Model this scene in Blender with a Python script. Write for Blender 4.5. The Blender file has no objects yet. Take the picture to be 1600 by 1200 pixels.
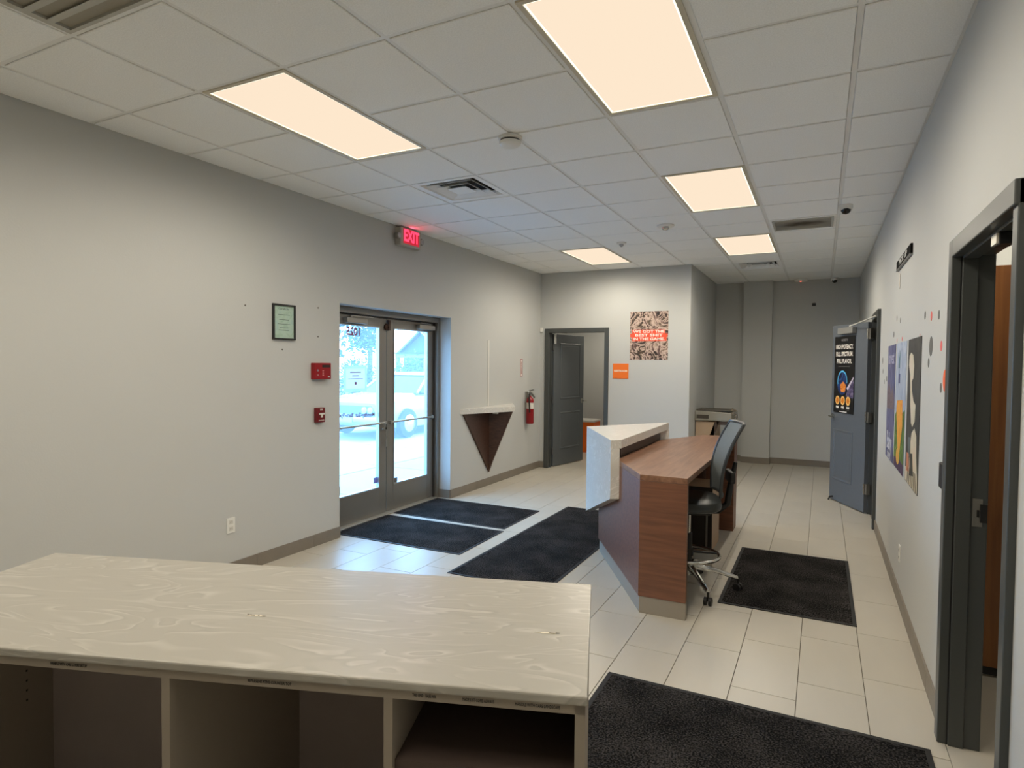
import bpy, bmesh, math, random
from mathutils import Vector, Matrix
random.seed(7)
S = bpy.context.scene
C = S.collection

# ------------------------------------------------------------------ camera
cd = bpy.data.cameras.new('camera'); cam = bpy.data.objects.new('camera', cd); C.objects.link(cam)
yaw, pitch, roll = .46734, -.03159, .009186
fw = Vector((-math.sin(yaw)*math.cos(pitch), math.cos(yaw)*math.cos(pitch), math.sin(pitch)))
rt = Vector((math.cos(yaw), math.sin(yaw), 0)); up = rt.cross(fw)
r2 = rt*math.cos(roll)+up*math.sin(roll); u2 = -rt*math.sin(roll)+up*math.cos(roll)
M = Matrix((r2, u2, -fw)).transposed().to_4x4(); M.translation = (0, 0, 1.6)
cam.matrix_world = M
cd.sensor_width = 36; cd.lens = 958.065/1600*36; cd.clip_start = .05; cd.clip_end = 300
S.camera = cam
vs = S.view_settings
vs.view_transform = 'Standard'; vs.look = 'None'; vs.exposure = 0; vs.gamma = 1; vs.use_curve_mapping = False

# ------------------------------------------------------------------ world, sun
SKY = 17.0; SUN = 4.0; LAMP = 8.2
w = bpy.data.worlds.new('world'); S.world = w; w.use_nodes = True
nt = w.node_tree; bg = nt.nodes['Background']
sky = nt.nodes.new('ShaderNodeTexSky'); sky.sky_type = 'HOSEK_WILKIE'
sky.sun_direction = Vector((.45, .35, .82)).normalized(); sky.turbidity = 3.5; sky.ground_albedo = .4
mx = nt.nodes.new('ShaderNodeMix'); mx.data_type = 'RGBA'; mx.blend_type = 'MIX'; mx.inputs[0].default_value = .9
mx.inputs[7].default_value = (.26, .57, 1.0, 1)
nt.links.new(sky.outputs[0], mx.inputs[6]); nt.links.new(mx.outputs[2], bg.inputs[0]); bg.inputs[1].default_value = SKY
sl = bpy.data.lights.new('sun', 'SUN'); sl.energy = SUN; sl.angle = .01; sl.color = (.93, .97, 1)
so = bpy.data.objects.new('sun', sl); C.objects.link(so)
so.rotation_euler = Vector((.45, .35, .82)).to_track_quat('Z', 'Y').to_euler(); so.location = (10, 10, 20)

# ------------------------------------------------------------------ helpers
def lin(c):
    return tuple((v/255/12.92 if v/255 <= .04045 else ((v/255+.055)/1.055)**2.4) for v in c)+(1,)
MATS = {}
def mat(name, col, rough=.6, metal=0, noise=None, bump=None, spec=.5, rand=0, emit=None, coat=0):
    """noise=(scale, amount, stretch) colour variation; bump=(scale, strength)"""
    if name in MATS: return MATS[name]
    m = bpy.data.materials.new(name); m.use_nodes = True; n = m.node_tree; b = n.nodes['Principled BSDF']
    c = lin(col); b.inputs['Base Color'].default_value = c; b.inputs['Roughness'].default_value = rough
    b.inputs['Metallic'].default_value = metal; b.inputs['Specular IOR Level'].default_value = spec
    if coat: b.inputs['Coat Weight'].default_value = coat
    tc = n.nodes.new('ShaderNodeTexCoord'); src = None
    if noise:
        mp = n.nodes.new('ShaderNodeMapping'); mp.inputs['Scale'].default_value = noise[2] if len(noise) > 2 else (1, 1, 1)
        n.links.new(tc.outputs['Object'], mp.inputs['Vector'])
        t = n.nodes.new('ShaderNodeTexNoise'); t.inputs['Scale'].default_value = noise[0]; t.inputs['Detail'].default_value = 5
        n.links.new(mp.outputs[0], t.inputs['Vector'])
        r = n.nodes.new('ShaderNodeValToRGB'); a = noise[1]
        r.color_ramp.elements[0].position = .3; r.color_ramp.elements[1].position = .7
        r.color_ramp.elements[0].color = tuple(v*(1-a) for v in c[:3])+(1,); r.color_ramp.elements[1].color = tuple(min(1, v*(1+a)) for v in c[:3])+(1,)
        n.links.new(t.outputs['Fac'], r.inputs['Fac']); src = r.outputs['Color']
    if rand:
        oi = n.nodes.new('ShaderNodeObjectInfo'); mr = n.nodes.new('ShaderNodeMapRange')
        mr.inputs['To Min'].default_value = 1-rand; mr.inputs['To Max'].default_value = 1+rand
        n.links.new(oi.outputs['Random'], mr.inputs['Value'])
        hs = n.nodes.new('ShaderNodeHueSaturation'); hs.inputs['Color'].default_value = c
        if src: n.links.new(src, hs.inputs['Color'])
        n.links.new(mr.outputs[0], hs.inputs['Value']); src = hs.outputs['Color']
    if src: n.links.new(src, b.inputs['Base Color'])
    if bump:
        t2 = n.nodes.new('ShaderNodeTexNoise'); t2.inputs['Scale'].default_value = bump[0]; t2.inputs['Detail'].default_value = 3
        n.links.new(tc.outputs['Object'], t2.inputs['Vector'])
        bp = n.nodes.new('ShaderNodeBump'); bp.inputs['Strength'].default_value = bump[1]; bp.inputs['Distance'].default_value = .01
        n.links.new(t2.outputs['Fac'], bp.inputs['Height']); n.links.new(bp.outputs[0], b.inputs['Normal'])
    if emit:
        b.inputs['Emission Color'].default_value = lin(emit[0]); b.inputs['Emission Strength'].default_value = emit[1]
    MATS[name] = m; return m

class MB:
    def __init__(s, f=None): s.v = []; s.f = []; s.T = f
    def add(s, vs, fs):
        o = len(s.v); s.v += [tuple(s.T(*p)) if s.T else tuple(p) for p in vs]; s.f += [tuple(i+o for i in q) for q in fs]; return s
    def box(s, x0, y0, z0, x1, y1, z1):
        x0, x1 = min(x0, x1), max(x0, x1); y0, y1 = min(y0, y1), max(y0, y1); z0, z1 = min(z0, z1), max(z0, z1)
        return s.add([(x0,y0,z0),(x1,y0,z0),(x1,y1,z0),(x0,y1,z0),(x0,y0,z1),(x1,y0,z1),(x1,y1,z1),(x0,y1,z1)],
                     [(0,3,2,1),(4,5,6,7),(0,1,5,4),(1,2,6,5),(2,3,7,6),(3,0,4,7)])
    def prism(s, poly, z0, z1):
        n = len(poly); return s.loft([[(x, y, z0) for x, y in poly], [(x, y, z1) for x, y in poly]])
    def loft(s, rings, cap=True, closed=True):
        n = len(rings[0]); vs = [p for r in rings for p in r]; fs = []
        for i in range(len(rings)-1):
            for k in range(n if closed else n-1):
                a = i*n+k; b = i*n+(k+1) % n; fs.append((a, b, b+n, a+n))
        if cap: fs.append(tuple(range(n-1, -1, -1))); fs.append(tuple((len(rings)-1)*n+k for k in range(n)))
        return s.add(vs, fs)
    def slab(s, pts, off):
        """polygon of 3D points extruded by vector off"""
        o = Vector(off); return s.loft([[tuple(p) for p in pts], [tuple(Vector(p)+o) for p in pts]])
    def tube(s, path, r, n=10, cap=True, closed=False):
        P = [Vector(p) for p in path]; rings = []; prev = None
        rs = r if isinstance(r, (list, tuple)) else [r]*len(P)
        for i, p in enumerate(P):
            if closed: d = P[(i+1) % len(P)]-P[i-1]
            else: d = P[min(i+1, len(P)-1)]-P[max(i-1, 0)]
            d.normalize()
            if prev is None: a = d.orthogonal().normalized()
            else: a = (prev-d*prev.dot(d)).normalized()
            prev = a; b = d.cross(a)
            rings.append([tuple(p+(a*math.cos(2*math.pi*k/n)+b*math.sin(2*math.pi*k/n))*rs[i]) for k in range(n)])
        if closed: rings.append(rings[0]); cap = False
        return s.loft(rings, cap)
    def lathe(s, c, prof, n=24, axis='z'):
        rings = []
        for r, h in prof:
            ring = []
            for k in range(n):
                a = 2*math.pi*k/n; u, v = r*math.cos(a), r*math.sin(a)
                ring.append({'z': (c[0]+u, c[1]+v, c[2]+h), 'x': (c[0]+h, c[1]+u, c[2]+v), 'y': (c[0]+v, c[1]+h, c[2]+u)}[axis])
            rings.append(ring)
        return s.loft(rings)

def wloc(o):
    v = Vector((0, 0, 0))
    while o is not None: v += o.location; o = o.parent
    return v
def build(name, mb, m, parent=None, loc=None, smooth=False, bevel=0, seg=2, kind=None):
    base = wloc(parent) if parent else Vector(loc or (0, 0, 0))
    me = bpy.data.meshes.new(name); me.from_pydata([tuple(Vector(p)-base) for p in mb.v], [], mb.f)
    bm = bmesh.new(); bm.from_mesh(me); bmesh.ops.recalc_face_normals(bm, faces=bm.faces)
    if bevel:
        es = [e for e in bm.edges if len(e.link_faces) == 2 and e.calc_face_angle(0) > .5]
        bmesh.ops.bevel(bm, geom=es, offset=bevel, segments=seg, affect='EDGES', profile=.5, clamp_overlap=True)
    bm.to_mesh(me); bm.free()
    if smooth:
        me.polygons.foreach_set('use_smooth', [True]*len(me.polygons))
        me.set_sharp_from_angle(angle=math.radians(40))
    me.materials.append(m)
    o = bpy.data.objects.new(name, me); C.objects.link(o)
    if parent: o.parent = parent
    else: o.location = base
    if kind: o['kind'] = kind
    return o
def tag(o, label, cat, group=None):
    o['label'] = label; o['category'] = cat
    if group: o['group'] = group
    return o
def thing(name, label, cat, loc, group=None):
    o = bpy.data.objects.new(name, None); C.objects.link(o); o.location = loc; o.empty_display_size = .1
    return tag(o, label, cat, group)
def struct(name, mb, m, **k): return build(name, mb, m, kind='structure', **k)
def box(x0, y0, z0, x1, y1, z1): return MB().box(x0, y0, z0, x1, y1, z1)
def linked(name, me, parent, loc, rot=None):
    o = bpy.data.objects.new(name, me); C.objects.link(o); o.parent = parent; o.location = Vector(loc)-wloc(parent)
    if rot: o.rotation_euler = rot
    return o
def text(name, body, size, at, xd, yd, m, parent=None, bold=0, sx=1.0, align='CENTER', depth=.0004):
    """flat lettering: at = centre, xd reading direction, yd up direction"""
    cu = bpy.data.curves.new(name, 'FONT'); cu.body = body; cu.size = size; cu.offset = bold; cu.extrude = depth
    cu.align_x = align; cu.align_y = 'CENTER'; cu.resolution_u = 2; cu.space_line = .95
    ob = bpy.data.objects.new(name, cu); C.objects.link(ob)
    dg = bpy.context.evaluated_depsgraph_get(); me = bpy.data.meshes.new_from_object(ob.evaluated_get(dg))
    bpy.data.objects.remove(ob); bpy.data.curves.remove(cu)
    X = Vector(xd).normalized()*sx; Y = Vector(yd).normalized(); Z = X.cross(Y).normalized()
    mtx = Matrix((X, Y, Z)).transposed().to_4x4(); me.transform(mtx)
    me.materials.clear(); me.materials.append(m); me.name = name
    o = bpy.data.objects.new(name, me); C.objects.link(o)
    if parent: o.parent = parent; o.location = Vector(at)-wloc(parent)
    else: o.location = at
    return o
def disc(c, nrm, r, th, n=28, sx=1):
    """thin disc on a wall, nrm = +-x or +-y axis"""
    ax = 'x' if abs(nrm[0]) > .5 else ('y' if abs(nrm[1]) > .5 else 'z')
    sgn = nrm[0]+nrm[1]+nrm[2]
    return MB().lathe(c, [(r, 0), (r, th*sgn)], n, ax)

# ------------------------------------------------------------------ room constants
XL, XR, YB, XA, YF, CH, YR = -3.92, .507, 8.73, -1.64, 11.0, 3.015, -3.4
T = .6096; GX = .1067; GY = 3.381

WALL = mat('wall_paint', (190, 191, 188), .75, noise=(.7, .02), bump=(90, .06))
CEIL = mat('ceiling_tile', (242, 243, 241), .9, noise=(160, .06), bump=(200, .25), rand=.012)
GRID = mat('ceiling_grid', (228, 228, 225), .5)
FLOORT = mat('floor_tile', (188, 182, 169), .38, noise=(6, .03, (1, .3, 1)), rand=.02)
GROUT = mat('grout', (120, 112, 100), .8)
BASE = mat('base_tile', (125, 117, 106), .45, noise=(8, .05), rand=.03)
DOORG = mat('door_grey_paint', (86, 91, 94), .4, noise=(30, .03))
FRAMEG = mat('frame_grey_paint', (70, 73, 72), .38)
BLACK = mat('black_plastic', (22, 22, 23), .45)
RUBBER = mat('black_rubber', (20, 20, 21), .7)
CHROME = mat('chrome', (215, 215, 212), .16, 1)
STEEL = mat('brushed_steel', (165, 163, 158), .35, 1)
ALU = mat('grey_aluminium', (140, 137, 131), .42, .6)
WHITE = mat('white_plastic', (225, 224, 218), .45)
OFFW = mat('off_white_paint', (214, 212, 205), .5)
RED = mat('red_enamel', (142, 9, 20), .35)
ORANGE = mat('orange_plastic', (240, 110, 20), .5)
WOODD = None

def wood(name, c1, c2, rough=.42, rot=(0, 0, 0), sc=(1.2, 22, 22), spec=.5):
    m = bpy.data.materials.new(name); m.use_nodes = True; n = m.node_tree; b = n.nodes['Principled BSDF']
    tc = n.nodes.new('ShaderNodeTexCoord'); mp = n.nodes.new('ShaderNodeMapping'); mp.inputs['Scale'].default_value = sc; mp.inputs['Rotation'].default_value = rot
    t = n.nodes.new('ShaderNodeTexNoise'); t.inputs['Scale'].default_value = 2.2; t.inputs['Detail'].default_value = 8; t.inputs['Distortion'].default_value = .6
    r = n.nodes.new('ShaderNodeValToRGB'); e = r.color_ramp.elements
    e[0].position = .3; e[0].color = lin(c1); e[1].position = .72; e[1].color = lin(c2)
    n.links.new(tc.outputs['Object'], mp.inputs[0]); n.links.new(mp.outputs[0], t.inputs['Vector']); n.links.new(t.outputs['Fac'], r.inputs[0]); n.links.new(r.outputs[0], b.inputs['Base Color'])
    b.inputs['Roughness'].default_value = rough; b.inputs['Specular IOR Level'].default_value = spec
    MATS[name] = m; return m
WOOD = wood('walnut_laminate', (96, 58, 36), (124, 78, 52), .46, spec=.75)
WOODT = wood('walnut_laminate_top', (112, 78, 58), (146, 108, 84), .36, (0, 0, .9), (14, 1.2, 14))
WOODR = wood('orange_brown_veneer', (124, 76, 38), (158, 102, 54), .4, (0, 0, 0), (14, 14, .8))

def marble(name, base, vein, rot, rough=.3):
    """cream laminate with long drawn-out pale streaks and faint darker edges"""
    m = bpy.data.materials.new(name); m.use_nodes = True; n = m.node_tree; b = n.nodes['Principled BSDF']
    tc = n.nodes.new('ShaderNodeTexCoord'); mp = n.nodes.new('ShaderNodeMapping'); mp.inputs['Rotation'].default_value = rot
    mp2 = n.nodes.new('ShaderNodeMapping'); mp2.inputs['Scale'].default_value = (1.0, 3.4, 3.4)
    n.links.new(tc.outputs['Object'], mp.inputs[0]); n.links.new(mp.outputs[0], mp2.inputs[0])
    t = n.nodes.new('ShaderNodeTexNoise'); t.inputs['Scale'].default_value = 1.7; t.inputs['Detail'].default_value = 1.6; t.inputs['Roughness'].default_value = .4; t.inputs['Distortion'].default_value = 2.0
    n.links.new(mp2.outputs[0], t.inputs['Vector'])
    mul = n.nodes.new('ShaderNodeMath'); mul.operation = 'MULTIPLY'; mul.inputs[1].default_value = 7.5; n.links.new(t.outputs['Fac'], mul.inputs[0])
    fr = n.nodes.new('ShaderNodeMath'); fr.operation = 'FRACT'; n.links.new(mul.outputs[0], fr.inputs[0])
    r = n.nodes.new('ShaderNodeValToRGB'); e = r.color_ramp.elements
    mid = tuple((p+q)/2 for p, q in zip(base, vein)); drk = tuple(p*.95 for p in base)
    e[0].position = 0; e[0].color = lin(drk); e[1].position = 1; e[1].color = lin(drk)
    for p_, c_ in ((.2, base), (.55, base), (.74, mid), (.9, vein), (.95, mid)):
        x = e.new(p_); x.color = lin(c_)
    n.links.new(fr.outputs[0], r.inputs[0])
    t2 = n.nodes.new('ShaderNodeTexNoise'); t2.inputs['Scale'].default_value = 5; t2.inputs['Detail'].default_value = 2; n.links.new(mp2.outputs[0], t2.inputs['Vector'])
    r2_ = n.nodes.new('ShaderNodeValToRGB'); r2_.color_ramp.elements[0].position = .38; r2_.color_ramp.elements[1].position = .6
    n.links.new(t2.outputs['Fac'], r2_.inputs[0])
    mx_ = n.nodes.new('ShaderNodeMix'); mx_.data_type = 'RGBA'; mx_.inputs[6].default_value = lin(base)
    n.links.new(r2_.outputs[0], mx_.inputs[0]); n.links.new(r.outputs[0], mx_.inputs[7]); n.links.new(mx_.outputs[2], b.inputs['Base Color'])
    b.inputs['Roughness'].default_value = rough
    MATS[name] = m; return m
MARBLE = marble('cream_marble_laminate', (170, 166, 156), (190, 186, 177), (0, 0, -.33))
MARBLE2 = marble('white_marble_laminate', (210, 207, 199), (232, 230, 225), (.6, .3, .4))

def carpet(name, c1, c2):
    m = bpy.data.materials.new(name); m.use_nodes = True; n = m.node_tree; b = n.nodes['Principled BSDF']
    tc = n.nodes.new('ShaderNodeTexCoord'); t = n.nodes.new('ShaderNodeTexNoise'); t.inputs['Scale'].default_value = 120; t.inputs['Detail'].default_value = 4
    t2 = n.nodes.new('ShaderNodeTexNoise'); t2.inputs['Scale'].default_value = 3.5; t2.inputs['Detail'].default_value = 3
    ad = n.nodes.new('ShaderNodeMath'); ad.operation = 'MULTIPLY_ADD'; ad.inputs[1].default_value = .35
    n.links.new(tc.outputs['Object'], t.inputs['Vector']); n.links.new(tc.outputs['Object'], t2.inputs['Vector'])
    n.links.new(t2.outputs['Fac'], ad.inputs[0]); n.links.new(t.outputs['Fac'], ad.inputs[2])
    r = n.nodes.new('ShaderNodeValToRGB'); e = r.color_ramp.elements; e[0].position = .6; e[0].color = lin(c1); e[1].position = .92; e[1].color = lin(c2)
    n.links.new(ad.outputs[0], r.inputs[0]); n.links.new(r.outputs[0], b.inputs['Base Color'])
    b.inputs['Roughness'].default_value = 1; b.inputs['Specular IOR Level'].default_value = .1
    bp = n.nodes.new('ShaderNodeBump'); bp.inputs['Strength'].default_value = .9; bp.inputs['Distance'].default_value = .01
    n.links.new(t.outputs['Fac'], bp.inputs['Height']); n.links.new(bp.outputs[0], b.inputs['Normal'])
    MATS[name] = m; return m
MATC = carpet('charcoal_mat_pile', (8, 8, 9), (80, 76, 74))

GLASS = bpy.data.materials.new('glare_veiled_glass'); GLASS.use_nodes = True
n = GLASS.node_tree; n.nodes.clear(); out = n.nodes.new('ShaderNodeOutputMaterial'); tr = n.nodes.new('ShaderNodeBsdfTransparent'); tr.inputs[0].default_value = (.94, .97, .98, 1)
gl = n.nodes.new('ShaderNodeBsdfGlossy'); gl.inputs['Roughness'].default_value = .02; lw = n.nodes.new('ShaderNodeLayerWeight'); lw.inputs[0].default_value = .5; pw = n.nodes.new('ShaderNodeMath'); pw.operation = 'POWER'; pw.inputs[1].default_value = 5; fz = n.nodes.new('ShaderNodeMath'); fz.operation = 'MULTIPLY_ADD'; fz.inputs[1].default_value = .6; fz.inputs[2].default_value = .03; n.links.new(lw.outputs['Facing'], pw.inputs[0]); n.links.new(pw.outputs[0], fz.inputs[0])
tl = n.nodes.new('ShaderNodeBsdfTranslucent'); tl.inputs[0].default_value = (.9, .95, 1, 1)  # pale translucent veil mixed into the glass to imitate outdoor glare and haze
m1 = n.nodes.new('ShaderNodeMixShader'); m1.inputs[0].default_value = .07; n.links.new(tr.outputs[0], m1.inputs[1]); n.links.new(tl.outputs[0], m1.inputs[2])
m2 = n.nodes.new('ShaderNodeMixShader'); n.links.new(fz.outputs[0], m2.inputs[0]); n.links.new(m1.outputs[0], m2.inputs[1]); n.links.new(gl.outputs[0], m2.inputs[2]); n.links.new(m2.outputs[0], out.inputs[0])

def paper(name, col, k=.55):
    m = bpy.data.materials.new(name); m.use_nodes = True; n = m.node_tree; n.nodes.clear(); o = n.nodes.new('ShaderNodeOutputMaterial')
    a = n.nodes.new('ShaderNodeBsdfDiffuse'); b = n.nodes.new('ShaderNodeBsdfTranslucent'); a.inputs[0].default_value = lin(col); b.inputs[0].default_value = lin(col)
    x = n.nodes.new('ShaderNodeMixShader'); x.inputs[0].default_value = k; n.links.new(a.outputs[0], x.inputs[1]); n.links.new(b.outputs[0], x.inputs[2]); n.links.new(x.outputs[0], o.inputs[0]); return m
def emit(name, col, s):
    m = bpy.data.materials.new(name); m.use_nodes = True; n = m.node_tree; n.nodes.clear()
    o = n.nodes.new('ShaderNodeOutputMaterial'); e = n.nodes.new('ShaderNodeEmission'); e.inputs[0].default_value = lin(col); e.inputs[1].default_value = s
    n.links.new(e.outputs[0], o.inputs[0]); return m
PANEL = emit('lit_diffuser', (255, 233, 206), .99)
EDGE = emit('lit_diffuser_edge', (255, 250, 225), 1.6)

# ------------------------------------------------------------------ floor
floor = struct('floor', box(-4.25, YR-.15, -.12, 2.9, YF+1.3, -.006), GROUT)
fx0, fwid, flen = -.0739, .2993, .6
tile_me = {}
def floor_piece(x0, y0, x1, y1):
    g = .0018; x0 += g; x1 -= g; y0 += g; y1 -= g
    if x1-x0 < .02 or y1-y0 < .02: return
    key = (round(x1-x0, 3), round(y1-y0, 3))
    if key not in tile_me:
        a, b = key[0]/2, key[1]/2
        o = build('tile', MB().loft([[(-a, -b, -.008), (a, -b, -.008), (a, b, -.008), (-a, b, -.008)], [(-a, -b, -.0012), (a, -b, -.0012), (a, b, -.0012), (-a, b, -.0012)],
                  [(-a+.0012, -b+.0012, 0), (a-.0012, -b+.0012, 0), (a-.0012, b-.0012, 0), (-a+.0012, b-.0012, 0)]]), FLOORT, floor)
        tile_me[key] = o.data
        o.location = Vector(((x0+x1)/2, (y0+y1)/2, 0)); return o
    return linked('tile', tile_me[key], floor, ((x0+x1)/2, (y0+y1)/2, 0))
rest = MB()
for k in range(-14, 3):
    xa, xb = fx0+(k-1)*fwid, fx0+k*fwid
    xa, xb = max(xa, XL), min(xb, XR)
    if xb <= xa: continue
    ph = (3.404+.2*(k+2)) % flen
    j = math.floor((YR-ph)/flen)
    while True:
        y0, y1 = ph+j*flen, ph+(j+1)*flen; j += 1
        if y0 >= YF: break
        y0, y1 = max(y0, YR), min(y1, YF if xa >= XA-.01 else YB+.1)
        if y1 <= y0: continue
        if y1 < 2.3: rest.box(xa+.002, y0+.002, -.008, xb-.002, y1-.002, 0)
        else: floor_piece(xa, y0, xb, y1)
build('tile_field', rest, FLOORT, floor, kind='stuff')
# doorway floors (recess, side room, rear room)
build('threshold', box(-4.25, 4.28, -.006, XL, 6.155, 0), FLOORT, floor)
build('side_room_floor', box(XR, 1.8, -.006, 2.9, 5.6, .0), FLOORT, floor)
build('back_room_floor', box(-4.6, YB+.1, -.006, -1.7, 12.3, .0), FLOORT, floor)

# ------------------------------------------------------------------ walls
wl = MB(); wl.box(-4.25, YR, 0, XL, 4.28, CH+.16); wl.box(-4.25, 6.155, 0, XL, YB, CH+.16); wl.box(-4.25, 4.28, 2.145, XL, 6.155, CH+.16)
struct('wall_left', wl, WALL)
wr = MB(); DY0, DY1, DH = 2.225, 3.16, 2.10; wr.box(XR, YR, 0, .62, DY0, CH+.16); wr.box(XR, DY1, 0, .62, 7.04, CH+.16); wr.box(XR, DY0, DH, .62, DY1, CH+.16)
wr.box(XR, 7.72, 0, .62, YF+.15, CH+.16); wr.box(XR, 7.04, 2.12, .62, 7.72, CH+.16)
struct('wall_right', wr, WALL)
wb = MB(); wb.box(XL, YB, 0, -3.79, YB+.12, CH+.16); wb.box(-2.85, YB, 0, XA, YB+.12, CH+.16); wb.box(-3.79, YB, 2.12, -2.85, YB+.12, CH+.16)
struct('wall_back', wb, WALL)
struct('wall_alcove', box(XA-.12, YB+.12, 0, XA, YF, CH+.16), WALL)
struct('wall_far', box(XA-.12, YF, 0, XR, YF+.15, CH+.16), WALL)
struct('wall_pilaster', box(-1.185, YF-.13, 0, -.742, YF, CH+.16), WALL)
struct('wall_rear', box(-4.25, YR-.15, 0, .62, YR, CH+.16), WALL)
struct('roof', box(-4.4, YR-.3, CH+.25, 3.2, 12.7, CH+.45), mat('roof_deck', (90, 90, 90), .9))

# ------------------------------------------------------------------ ceiling
ceil = struct('ceiling', box(-4.25, YR, CH+.06, .62, YF+.15, CH+.1), mat('plenum', (60, 60, 60), .9))
lights = {(-5, -2), (-5, 6), (-2, -2), (-2, 2), (-2, 6)}
behind = {(-2, -6), (-5, -6)}
lit_cells = {(i, j+d) for i, j in lights | behind for d in (0, 1)}
vents = {(-5, 1), (-5, -4), (-2, 9)}
cells_me = {}
def ceil_tile(x0, y0, x1, y1, mb=None):
    g = .0138; x0 += g; x1 -= g; y0 += g; y1 -= g
    if x1-x0 < .02 or y1-y0 < .02: return
    if mb is not None: mb.box(x0, y0, CH-.005, x1, y1, CH+.02); return
    key = (round(x1-x0, 3), round(y1-y0, 3))
    a, b = key[0]/2, key[1]/2
    if key not in cells_me:
        o = build('ceiling_tile', MB().loft([[(-a, -b, .02), (a, -b, .02), (a, b, .02), (-a, b, .02)], [(-a, -b, -.003), (a, -b, -.003), (a, b, -.003), (-a, b, -.003)],
                  [(-a+.003, -b+.003, -.006), (a-.003, -b+.003, -.006), (a-.003, b-.003, -.006), (-a+.003, b-.003, -.006)]]), CEIL, ceil)
        cells_me[key] = o.data; o.location = ((x0+x1)/2, (y0+y1)/2, CH); return
    linked('ceiling_tile', cells_me[key], ceil, ((x0+x1)/2, (y0+y1)/2, CH))
crest = MB()
for i in range(-7, 1):
    x0, x1 = max(GX+i*T, XL), min(GX+(i+1)*T, XR)
    for j in range(-12, 14):
        y0, y1 = max(GY+j*T, YR), min(GY+(j+1)*T, YF if x0 >= XA-.3 else YB)
        if i == -3 and y0 > YB-.1: x0b = XA
        else: x0b = x0
        if y1 <= y0 or (i, j) in lit_cells or (i, j) in vents: continue
        if x1 <= XA+.02 and y0 >= YB-.02: continue
        if i == -3 and j == 8:      # tile crossing the wall corner is cut in two
            ceil_tile(x0, y0, x1, YB); ceil_tile(XA, YB, x1, y1); continue
        ceil_tile(x0b, y0, x1, y1, crest if y1 < .8 else None)
build('ceiling_tile_field', crest, CEIL, ceil, kind='stuff')
for i in range(-6, 1):
    x = GX+i*T; ye = YF if x > XA else YB
    build('grid_runner', box(x-.012, YR, CH-.0005, x+.012, ye, CH+.03), GRID, ceil)
for j in range(-10, 13):
    y = GY+j*T
    xs = XL if y < YB else XA
    segs = []; cur = xs
    for i in range(-7, 1):
        a, b = max(GX+i*T, xs), min(GX+(i+1)*T, XR)
        if b <= a: continue
        if (i, j) in lit_cells and (i, j-1) in lit_cells: continue
        build('cross_tee', box(a+.012, y-.012, CH-.0002, b-.012, y+.012, CH+.03), GRID, ceil)
for a, b in (((XL, YR), (XL+.02, YB)), ((XR-.02, YR), (XR, YF)), ((XL, YB-.02), (XA, YB)), ((XA, YF-.02), (XR, YF)), ((XA, YB), (XA+.02, YF))):
    build('wall_angle', box(a[0], a[1], CH-.001, b[0], b[1], CH+.003), GRID, ceil)

def ceiling_light(i, j, label, power=1.0):
    x0, x1, y0, y1 = GX+i*T+.012, GX+(i+1)*T-.012, GY+j*T+.012, GY+(j+2)*T-.012
    t = thing('ceiling_light', label, 'ceiling light', ((x0+x1)/2, (y0+y1)/2, CH), 'recessed ceiling lights')
    f = .022; fr = MB()
    fr.box(x0, y0, CH-.007, x0+f, y1, CH+.03); fr.box(x1-f, y0, CH-.007, x1, y1, CH+.03)
    fr.box(x0+f, y0, CH-.007, x1-f, y0+f, CH+.03); fr.box(x0+f, y1-f, CH-.007, x1-f, y1, CH+.03)
    build('frame', fr, mat('fixture_white', (200, 192, 172), .5), t)
    e = .009; X0, X1, Y0, Y1 = x0+f, x1-f, y0+f, y1-f
    d = build('diffuser', box(X0+e, Y0+e, CH-.002, X1-e, Y1-e, CH+.01), PANEL, t)
    ed = MB(); z0, z1 = CH-.003, CH+.01
    ed.box(X0, Y0, z0, X0+e, Y1, z1); ed.box(X1-e, Y0, z0, X1, Y1, z1); ed.box(X0+e, Y0, z0, X1-e, Y0+e, z1); ed.box(X0+e, Y1-e, z0, X1-e, Y1, z1)
    build('diffuser_edge', ed, EDGE, d)
    for a in range(2):
        for b in range(4):
            L = bpy.data.lights.new('led', 'SPOT'); L.energy = LAMP*power; L.color = (1, .91, .76); L.shadow_soft_size = 0
            L.spot_size = math.radians(178); L.spot_blend = .65
            o = bpy.data.objects.new('led', L); C.objects.link(o); o.parent = t
            o.location = (X0+(a+.5)/2*(X1-X0)-t.location.x, Y0+(b+.5)/4*(Y1-Y0)-t.location.y, -.012)
ceiling_light(-5, -2, 'long recessed light panel above the left side of the front counter', 0.92)
ceiling_light(-5, 6, 'recessed light panel nearest the back wall above the grey door', 1.25)
ceiling_light(-2, -2, 'largest recessed light panel, cut by the top edge of the picture', 1.30)
ceiling_light(-2, 2, 'middle recessed light panel of the right-hand row above the desk', 1.10)
ceiling_light(-2, 6, 'farthest recessed light panel of the right-hand row near the alcove', 1.45)
ceiling_light(-2, -6, 'recessed light panel of the right-hand row behind the camera')
ceiling_light(-5, -6, 'recessed light panel of the left-hand row behind the camera')

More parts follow.
